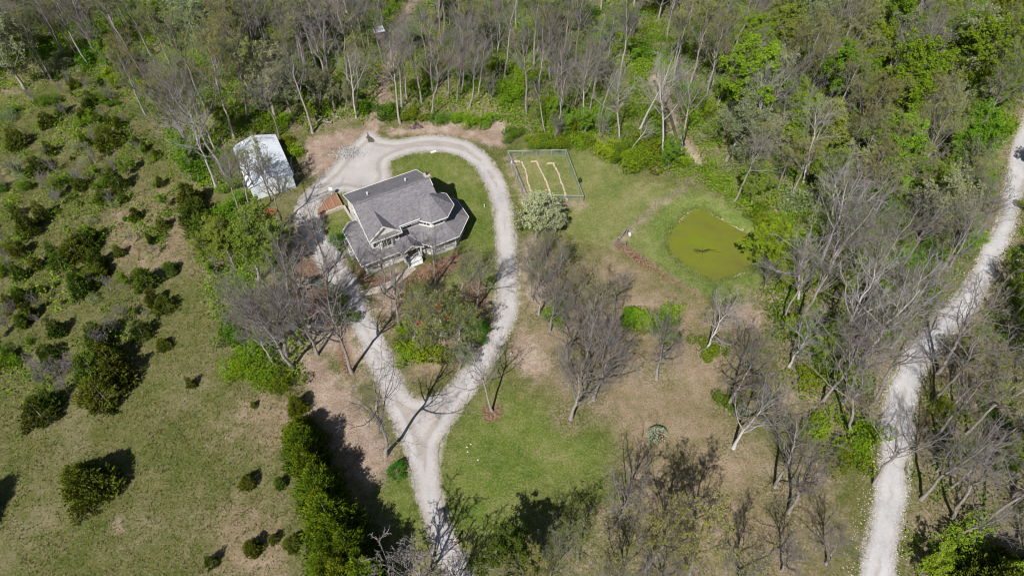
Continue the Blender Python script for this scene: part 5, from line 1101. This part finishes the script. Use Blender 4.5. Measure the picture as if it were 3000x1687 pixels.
for i in range(11): a = i*2*math.pi/11; MB().bar((.5*math.cos(a-.22), .5*math.sin(a-.22), .12), (.5*math.cos(a+.22), .5*math.sin(a+.22), .12), .2, .28).build('stone_block', M['limestone'], e, bevel=.04)
MB().lathe([(.38, .0), (.38, .05)], 14).build('ash_bed', M['greystone'], e)

# ------------------------------------------------------------ play frame, tarp-covered grill, toys, red trailer frame
pp = G(897, 850); e = empty('play_frame', (*pp[:2], 0), R(20)); tag(e, 'timber play frame with dark deck and green slide on mulch', 'play frame')
for x in (-.7, .7):
    for y in (-.7, .7): MB().bar((x, y, 0), (x, y, 2.3), .1).build('post', M['timber'], e)
MB().box(-.8, .8, -.8, .8, 1.2, 1.28).build('deck', M['blindwood'], e)
mt = simple('dark_tarp', (.025, .03, .03), (.06, .07, .065), 3, .6, .2)
MB().hexa([(-.8, -.8, 2.25), (.8, -.8, 2.25), (.8, .8, 2.25), (-.8, .8, 2.25)], [(-.8, -.02, 2.75), (.8, -.02, 2.75), (.8, .02, 2.75), (-.8, .02, 2.75)]).build('canopy', M['blindwood'], e)
gs = simple('green_plastic', (.0, .10, .07), (.01, .16, .11), 3, .35, 0, .01, .5); sl_ = MB()
for s in (-1, 1): sl_.bar((.8, s*.25, 1.3), (2.4, s*.25, .2), .05, .2)
sl_.hexa([(.8, -.24, 1.18), (.8, .24, 1.18), (2.4, .24, .1), (2.4, -.24, .1)], [(.8, -.24, 1.22), (.8, .24, 1.22), (2.4, .24, .14), (2.4, -.24, .14)]); sl_.build('slide', gs, e)
for y in (-1.0, .0): MB().bar((-.7, -.7+y*0, 2.2), (-.3, -3.4, 2.1), .1).build('beam', M['timber'], e); break
for s in (-1, 1): MB().bar((-.3, -3.4, 2.15), (-.3+s*.8, -3.5, 0), .09).build('leg', M['timber'], e)
for y in (-1.6, -2.5): 
    MB().bar((-.55+y*-.02, y, 2.15), (-.55, y, .5), .02).bar((-.2, y, 2.15), (-.2, y, .5), .02).build('swing_rope', M['steel'], e); MB().box(-.6, -.15, y-.1, y+.1, .46, .5).build('swing_seat', mt, e)
gp = G(863, 962); e = empty('covered_grill', (*gp[:2], 0)); tag(e, 'rounded object under a dark blue tarp below the bare trees', 'grill')
MB().lathe([(.62, .05), (.6, .5), (.55, .85), (.42, 1.05), (.2, 1.15), (.02, 1.17)], 14).build('tarp', simple('blue_tarp', (.03, .045, .07), (.10, .13, .17), 2.5, .55, .8, .06), e, smooth=True)
MB().lathe([(.66, .0), (.63, .07)], 14).build('hem', mt, e)
rp = G(935, 913); e = empty('tricycle', (*rp[:2], 0), R(50)); tag(e, 'small red pedal tricycle on the bare dirt beside the driveway', 'tricycle')
def wheel(e, x, y, r): 
    o = MB().tube((x, y-.03, r), (x, y+.03, r), r, n=14).build('wheel', mt, e); MB().tube((x, y-.04, r), (x, y+.04, r), r*.55, n=10).build('hub', M['red'], o)
wheel(e, .45, 0, .24); wheel(e, -.35, .28, .16); wheel(e, -.35, -.28, .16)
MB().bar((.45, 0, .26), (.36, 0, .72), .06).bar((.36, 0, .5), (-.35, 0, .3), .09).build('frame', M['red'], e); MB().bar((.36, -.27, .74), (.36, .27, .74), .05).build('handlebar', M['red'], e); MB().box(-.42, -.02, -.18, .18, .46, .53).build('seat', M['red'], e, bevel=.03)
yp = G(861, 753); e = empty('toy_truck', (*yp[:2], 0), R(30)); tag(e, 'yellow toy truck lying under the twigs left of the drive', 'toy')
ym = simple('yellow_plastic', (.45, .30, .04), (.55, .38, .06), 3, .4, 0); MB().box(-.4, .15, -.22, .22, .16, .5).build('bed', ym, e, bevel=.03); MB().box(.17, .45, -.2, .2, .16, .6).build('cab', ym, e, bevel=.04)
for x in (-.28, .3):
    for y in (-.25, .25): MB().tube((x, y-.05, .14), (x, y+.05, .14), .14, n=10).build('wheel', mt, e)
tp = G(778, 636); e = empty('trailer_frame', (*tp[:2], 0), R(38)); e.scale = (.8, .8, .8); tag(e, 'red metal trailer frame half hidden behind the lime tree', 'trailer')
for y in (-.75, .75): MB().bar((-1.4, y, .5), (1.3, y, .5), .1, .12).build('side_rail', M['red'], e); o = MB().tube((-.2, y*1.2-.1, .32), (-.2, y*1.2+.1, .32), .32, n=14).build('wheel', mt, e); MB().tube((-.2, y*1.2-.11, .32), (-.2, y*1.2+.11, .32), .16, n=10).build('hub', M['red'], o)
for x in (-1.35, -.4, .5, 1.25): MB().bar((x, -.7, .5), (x, .7, .5), .09, .09).build('cross_bar', M['red'], e)
MB().bar((1.3, -.7, .5), (2.3, 0, .45), .09).bar((1.3, .7, .5), (2.3, 0, .45), .09).build('tongue', M['red'], e)
for x, y in ((-1.3, -.7), (-1.3, .7), (1.2, -.7), (1.2, .7)): MB().bar((x, y, .55), (x, y, 1.15), .07).build('stake', M['red'], e)

# ------------------------------------------------------------ loose things round the drive
def crumple(name, p, r, hgt, mat, label, cat, seed):
    rg = np.random.default_rng(seed); n, k = 18, 6; V = []; F = []
    for j in range(k+1):
        for i in range(n):
            a = i*2*math.pi/n; q = r*(j/k)*(1+.25*math.sin(3*a+seed)+.15*rg.normal()*(j/k)); V.append((q*math.cos(a), q*math.sin(a)*.75, max(.01, hgt*(1-(j/k)**1.3)*(1+.5*rg.normal()*.6)+.02*(j < k))))
    for j in range(k):
        for i in range(n): F.append((j*n+i, j*n+(i+1) % n, (j+1)*n+(i+1) % n, (j+1)*n+i))
    o = link(name, np_mesh(name, V, F, mats=[mat]), loc=(*p[:2], 0)); tag(o, label, cat); return o
crumple('tarp', G(1219, 371), 1.15, .45, simple('brown_tarp', (.06, .035, .035), (.13, .085, .08), 3, .45, .3, .03, .4), 'crumpled dark brown tarp at the woodland edge above the drive', 'tarp', 3)
gpp = G(1022, 449)[:2]; q = RNG.normal(0, 1, (900, 2))*np.array([1.25, .75]); zz = .42*np.exp(-(q**2).sum(1)/1.6)*RNG.random(900)
pebbles('rubble_pile', np.column_stack([q+gpp, zz]), RNG.uniform(.06, .2, 900), [M['greystone']], 'low pile of grey rubble at the driveway corner', 'rubble')
e = empty('log_pile', (*G(955, 358)[:2], 0)); tag(e, 'heap of old grey logs and stumps at the woodland edge', 'logs'); o0 = G(955, 358)[:2]
lgm = simple('old_log', (.14, .115, .10), (.34, .30, .27), 4, .9, .5, .03)
for x, y, a, L, r in ((948, 357, 20, 1.6, .3), (935, 362, 70, .9, .34), (962, 362, -10, 1.4, .24), (985, 342, 10, 1.9, .33), (978, 335, 30, 1.7, .28), (992, 347, -20, 1.2, .22), (945, 350, 100, .7, .36)):
    p = G(x, y)[:2]-o0; d = np.array([math.cos(R(a)), math.sin(R(a))])*L/2; o = MB().tube((*(p-d), r*.95), (*(p+d), r*.9), r, r*.85, 10).build('log', lgm, e); 
for lab, a, b, r in (('long pale fallen log lying among bushes at the upper left corner', (5, 62), (125, 62), .16), ('grey fallen log across the upper left woods, right of the pale one', (60, 92), (130, 75), .2), ('pale fallen trunk at the top left edge of the picture', (215, 10), (262, 16), .2), ('fallen trunk lying by the second creek near the gravel road', (2650, 545), (2745, 505), .28), ('leaning dead log below the sandy creek bed', (1905, 440), (1850, 430), .14)):
    p, q_ = G(*a), G(*b); m_ = (p+q_)/2; k = 7; t = np.linspace(0, 1, k)[:, None]; PL = (p*(1-t)+q_*t)-m_; PL[:, 2] = r*.8; PL += RNG.normal(0, .05, PL.shape)
    V, Qd, Tt = tubes(PL[None], (r*(1-.5*t[:, 0]))[None], 8); o = link('fallen_log', np_mesh('fallen_log', V, Qd, Tt, [M['bark_pale']], smooth=True), loc=m_); tag(o, lab, 'log', 'fallen logs')
for lab, px_, py_ in (('short white pipe standing in the lawn right of the house', 1419, 607), ('white post in the grass right of the driveway, near the lone tree', 1497, 1041)):
    p = G(px_, py_); e = empty('white_pipe', (*p[:2], 0)); tag(e, lab, 'pipe', 'white pipes standing in the lawns'); MB().lathe([(.07, -.05), (.07, .5)], 10).build('pipe', M['trim'], e); MB().lathe([(.09, .5), (.09, .58), (.02, .61)], 10).build('cap', M['trim'], e)
p = G(1270, 446); e = empty('splash_block', (*p[:2], 0), R(30)); tag(e, 'white concrete splash block on the lawn edge behind the house', 'block'); MB().box(-.5, .5, -.18, .18, 0, .08).build('base', M['trim'], e); MB().box(-.5, .5, -.18, -.12, .081, .16).box(-.5, .5, .12, .18, .081, .16).build('lip', M['trim'], e)
RK = [(1368, 1309, 'left'), (1379, 1301, 'middle'), (1400, 1347, 'right'), (1370, 1323, 'lower')]
for x, y, nm in RK:
    p = G(x, y); m = MB().lathe([(.07, -.03), (.13, .03), (.11, .08), (.04, .11)], 7); o = m.build('rock', M['limestone'], None, (*p[:2], 0), bevel=.02); o.scale = (1.1, .8, 1); tag(o, 'pale rock on the lawn right of the driveway fork, %s of four' % ({'left': 'leftmost', 'middle': 'farthest back', 'right': 'nearest', 'lower': 'second nearest'}[nm]), 'rock', 'pale rocks on the lower lawn')

# variegated shrub with red stems
p = G(1925, 1278); e = empty('variegated_shrub', (*p[:2], 0)); tag(e, 'round white-green variegated shrub with reddish stems on the brown lawn', 'shrub')
rg = np.random.default_rng(8); n = 1500; d = nrm(rg.normal(size=(n, 3))); d[:, 2] = np.abs(d[:, 2]); rad = rg.uniform(.65, 1, n)**.5
Cc = d*rad[:, None]*np.array([1.35, 1.2, 1.25])+np.array([0, 0, .1]); k_ = ~((d[:, 0] > -.1) & (d[:, 1] < .15) & (rg.random(n) < .75)); Cc = Cc[k_]
V, Qd = leaves(Cc, None, .16, rg); link('foliage', np_mesh('foliage', V, Qd, mats=[M['variegated']], fattr=dict(v=rg.random(len(Cc)))), e)
ns = 160; A = np.zeros((ns, 3, 3)); dd_ = nrm(rg.normal(size=(ns, 3))*np.array([1, 1, .4])+np.array([.25, -.3, .8])); A[:, 1] = dd_*.6; A[:, 2] = dd_*rg.uniform(1., 1.4, (ns, 1))
V, Qd, Tt = tubes(A, np.repeat(np.array([[.02, .016, .008]]), ns, 0), 3); link('stems', np_mesh('stems', V, Qd, Tt, [M['redstem']], fattr=dict(v=rg.random(len(Qd)+len(Tt)))), e)

# ------------------------------------------------------------ person standing at the drive's edge, flying the drone
pp = G(1337, 1592); e = empty('person', (*pp[:2], 0), R(25)); tag(e, 'person in beige shirt and tan cap holding a controller beside the drive', 'person')
skin = simple('skin', (.40, .24, .17), (.48, .30, .22), 6, .6, 0); shirt = simple('beige_shirt', (.36, .33, .30), (.46, .43, .39), 6, .9, .2); jeans = simple('dark_trousers', (.03, .032, .04), (.06, .062, .075), 8, .9, .2)
J = dict(pel=(0, 0, .96), wst=(0, .01, 1.1), chest=(0, .0, 1.32), neck=(0, -.01, 1.49), hd=(0, -.03, 1.60), top=(0, -.02, 1.70), shL=(-.19, 0, 1.42), elL=(-.27, -.08, 1.16), wrL=(-.09, -.32, 1.16), shR=(.19, 0, 1.42), elR=(.27, -.08, 1.16), wrR=(.09, -.32, 1.16), hipL=(-.1, 0, .9), knL=(-.12, -.02, .5), anL=(-.13, .02, .09), toL=(-.15, -.16, .04), hipR=(.1, 0, .9), knR=(.12, -.02, .5), anR=(.13, .02, .09), toR=(.15, -.16, .04))
RD = dict(pel=.15, wst=.14, chest=.155, neck=.06, hd=.10, top=.07, shL=.075, elL=.05, wrL=.035, shR=.075, elR=.05, wrR=.035, hipL=.095, knL=.06, anL=.045, toL=.04, hipR=.095, knR=.06, anR=.045, toR=.04)
ed = [('pel', 'wst'), ('wst', 'chest'), ('chest', 'neck'), ('neck', 'hd'), ('hd', 'top'), ('chest', 'shL'), ('shL', 'elL'), ('elL', 'wrL'), ('chest', 'shR'), ('shR', 'elR'), ('elR', 'wrR'), ('pel', 'hipL'), ('hipL', 'knL'), ('knL', 'anL'), ('anL', 'toL'), ('pel', 'hipR'), ('hipR', 'knR'), ('knR', 'anR'), ('anR', 'toR')]
for s, wn in ((-1, 'wrL'), (1, 'wrR')):      # five fingers on each hand, curled towards the controller
    w0 = Vector(J[wn]); nm = wn[-1]; J['pa'+nm] = tuple(w0+Vector((-s*.02, -.07, 0))); RD['pa'+nm] = .032; ed.append((wn, 'pa'+nm))
    for f, (ox, L) in enumerate(((.03, .06), (.012, .085), (-.006, .09), (-.024, .075))):
        J['f%d%s' % (f, nm)] = tuple(Vector(J['pa'+nm])+Vector((-s*.02, -L*.6, ox))); J['g%d%s' % (f, nm)] = tuple(Vector(J['pa'+nm])+Vector((-s*.06, -L*.7, ox-.005))); RD['f%d%s' % (f, nm)] = .0095; RD['g%d%s' % (f, nm)] = .0085; ed += [('pa'+nm, 'f%d%s' % (f, nm)), ('f%d%s' % (f, nm), 'g%d%s' % (f, nm))]
    J['t'+nm] = tuple(w0+Vector((-s*.045, -.045, .04))); RD['t'+nm] = .011; ed.append((wn, 't'+nm))
ks = list(J); me = bpy.data.meshes.new('body'); me.from_pydata([J[k] for k in ks], [(ks.index(a), ks.index(b)) for a, b in ed], [])
for m_ in (skin, shirt, jeans): me.materials.append(m_)
body = link('body', me, e); md = body.modifiers.new('skin', 'SKIN'); sv = me.skin_vertices[0].data
for i, k in enumerate(ks): sv[i].radius = (RD[k], RD[k]*(.72 if k in ('pel', 'wst', 'chest') else 1)); sv[i].use_root = k == 'pel'
ss = body.modifiers.new('sub', 'SUBSURF'); ss.levels = 1; ss.render_levels = 2
dg = bpy.context.evaluated_depsgraph_get(); dg.update(); ev_me = bpy.data.meshes.new_from_object(body.evaluated_get(dg))
body.modifiers.clear(); ev_me.name = 'body'; body.data = ev_me; ev_me.materials.clear()
for m_ in (skin, shirt, jeans): ev_me.materials.append(m_)
for f in ev_me.polygons:
    c = f.center; arm = abs(c.x) > .03 and c.y < -.2 and c.z > 1.0
    f.material_index = 2 if c.z < .98 else 0 if (c.z > 1.47 or arm) else 1; f.use_smooth = True
MB().lathe([(.115, 1.62), (.118, 1.68), (.10, 1.745), (.05, 1.775), (.005, 1.78)], 14, (0, -.025)).prism([(-.09, -.12), (.09, -.12), (.07, -.23), (-.07, -.23)], 1.635, 1.648).build('cap', simple('tan_cap', (.42, .26, .14), (.50, .33, .19), 8, .9, .1), e)
for s in (-1, 1):
    MB().box(s*.14-.05, s*.14+.05, -.21, .07, 0, .08).build('shoe', M['trim'], e, bevel=.03)
    MB().lathe([(.012, -.004), (.014, 0), (.01, .006)], 8).build('eye', mt, e, (s*.035, -.128, 1.615))
MB().prism([(-.012, -.12), (.012, -.12), (.008, -.155), (-.008, -.155)], 1.565, 1.6).build('nose', skin, e); MB().box(-.025, .025, -.128, -.12, 1.535, 1.543).build('mouth', M['red'], e)
for s in (-1, 1): MB().box(s*.105-.012, s*.105+.012, -.05, -.01, 1.57, 1.63).build('ear', skin, e, bevel=.008)
hair = simple('brown_hair', (.07, .04, .02), (.14, .08, .045), 12, .8, .2); MB().lathe([(.108, 1.55), (.116, 1.62)], 12, (0, .0)).build('hair', hair, e)
ct = empty('drone_controller', (*(Vector(pp)+Matrix.Rotation(R(25), 3, 'Z') @ Vector((0, -.42, 1.17)))[:],), R(25)); tag(ct, 'small grey drone controller in the hands of the standing person', 'controller')
MB().box(-.075, .075, -.04, .04, -.02, .02).build('body', mt, ct, bevel=.01)
for s in (-1, 1): MB().tube((s*.045, 0, .02), (s*.045, 0, .045), .006, n=6).build('stick', M['steel'], ct)
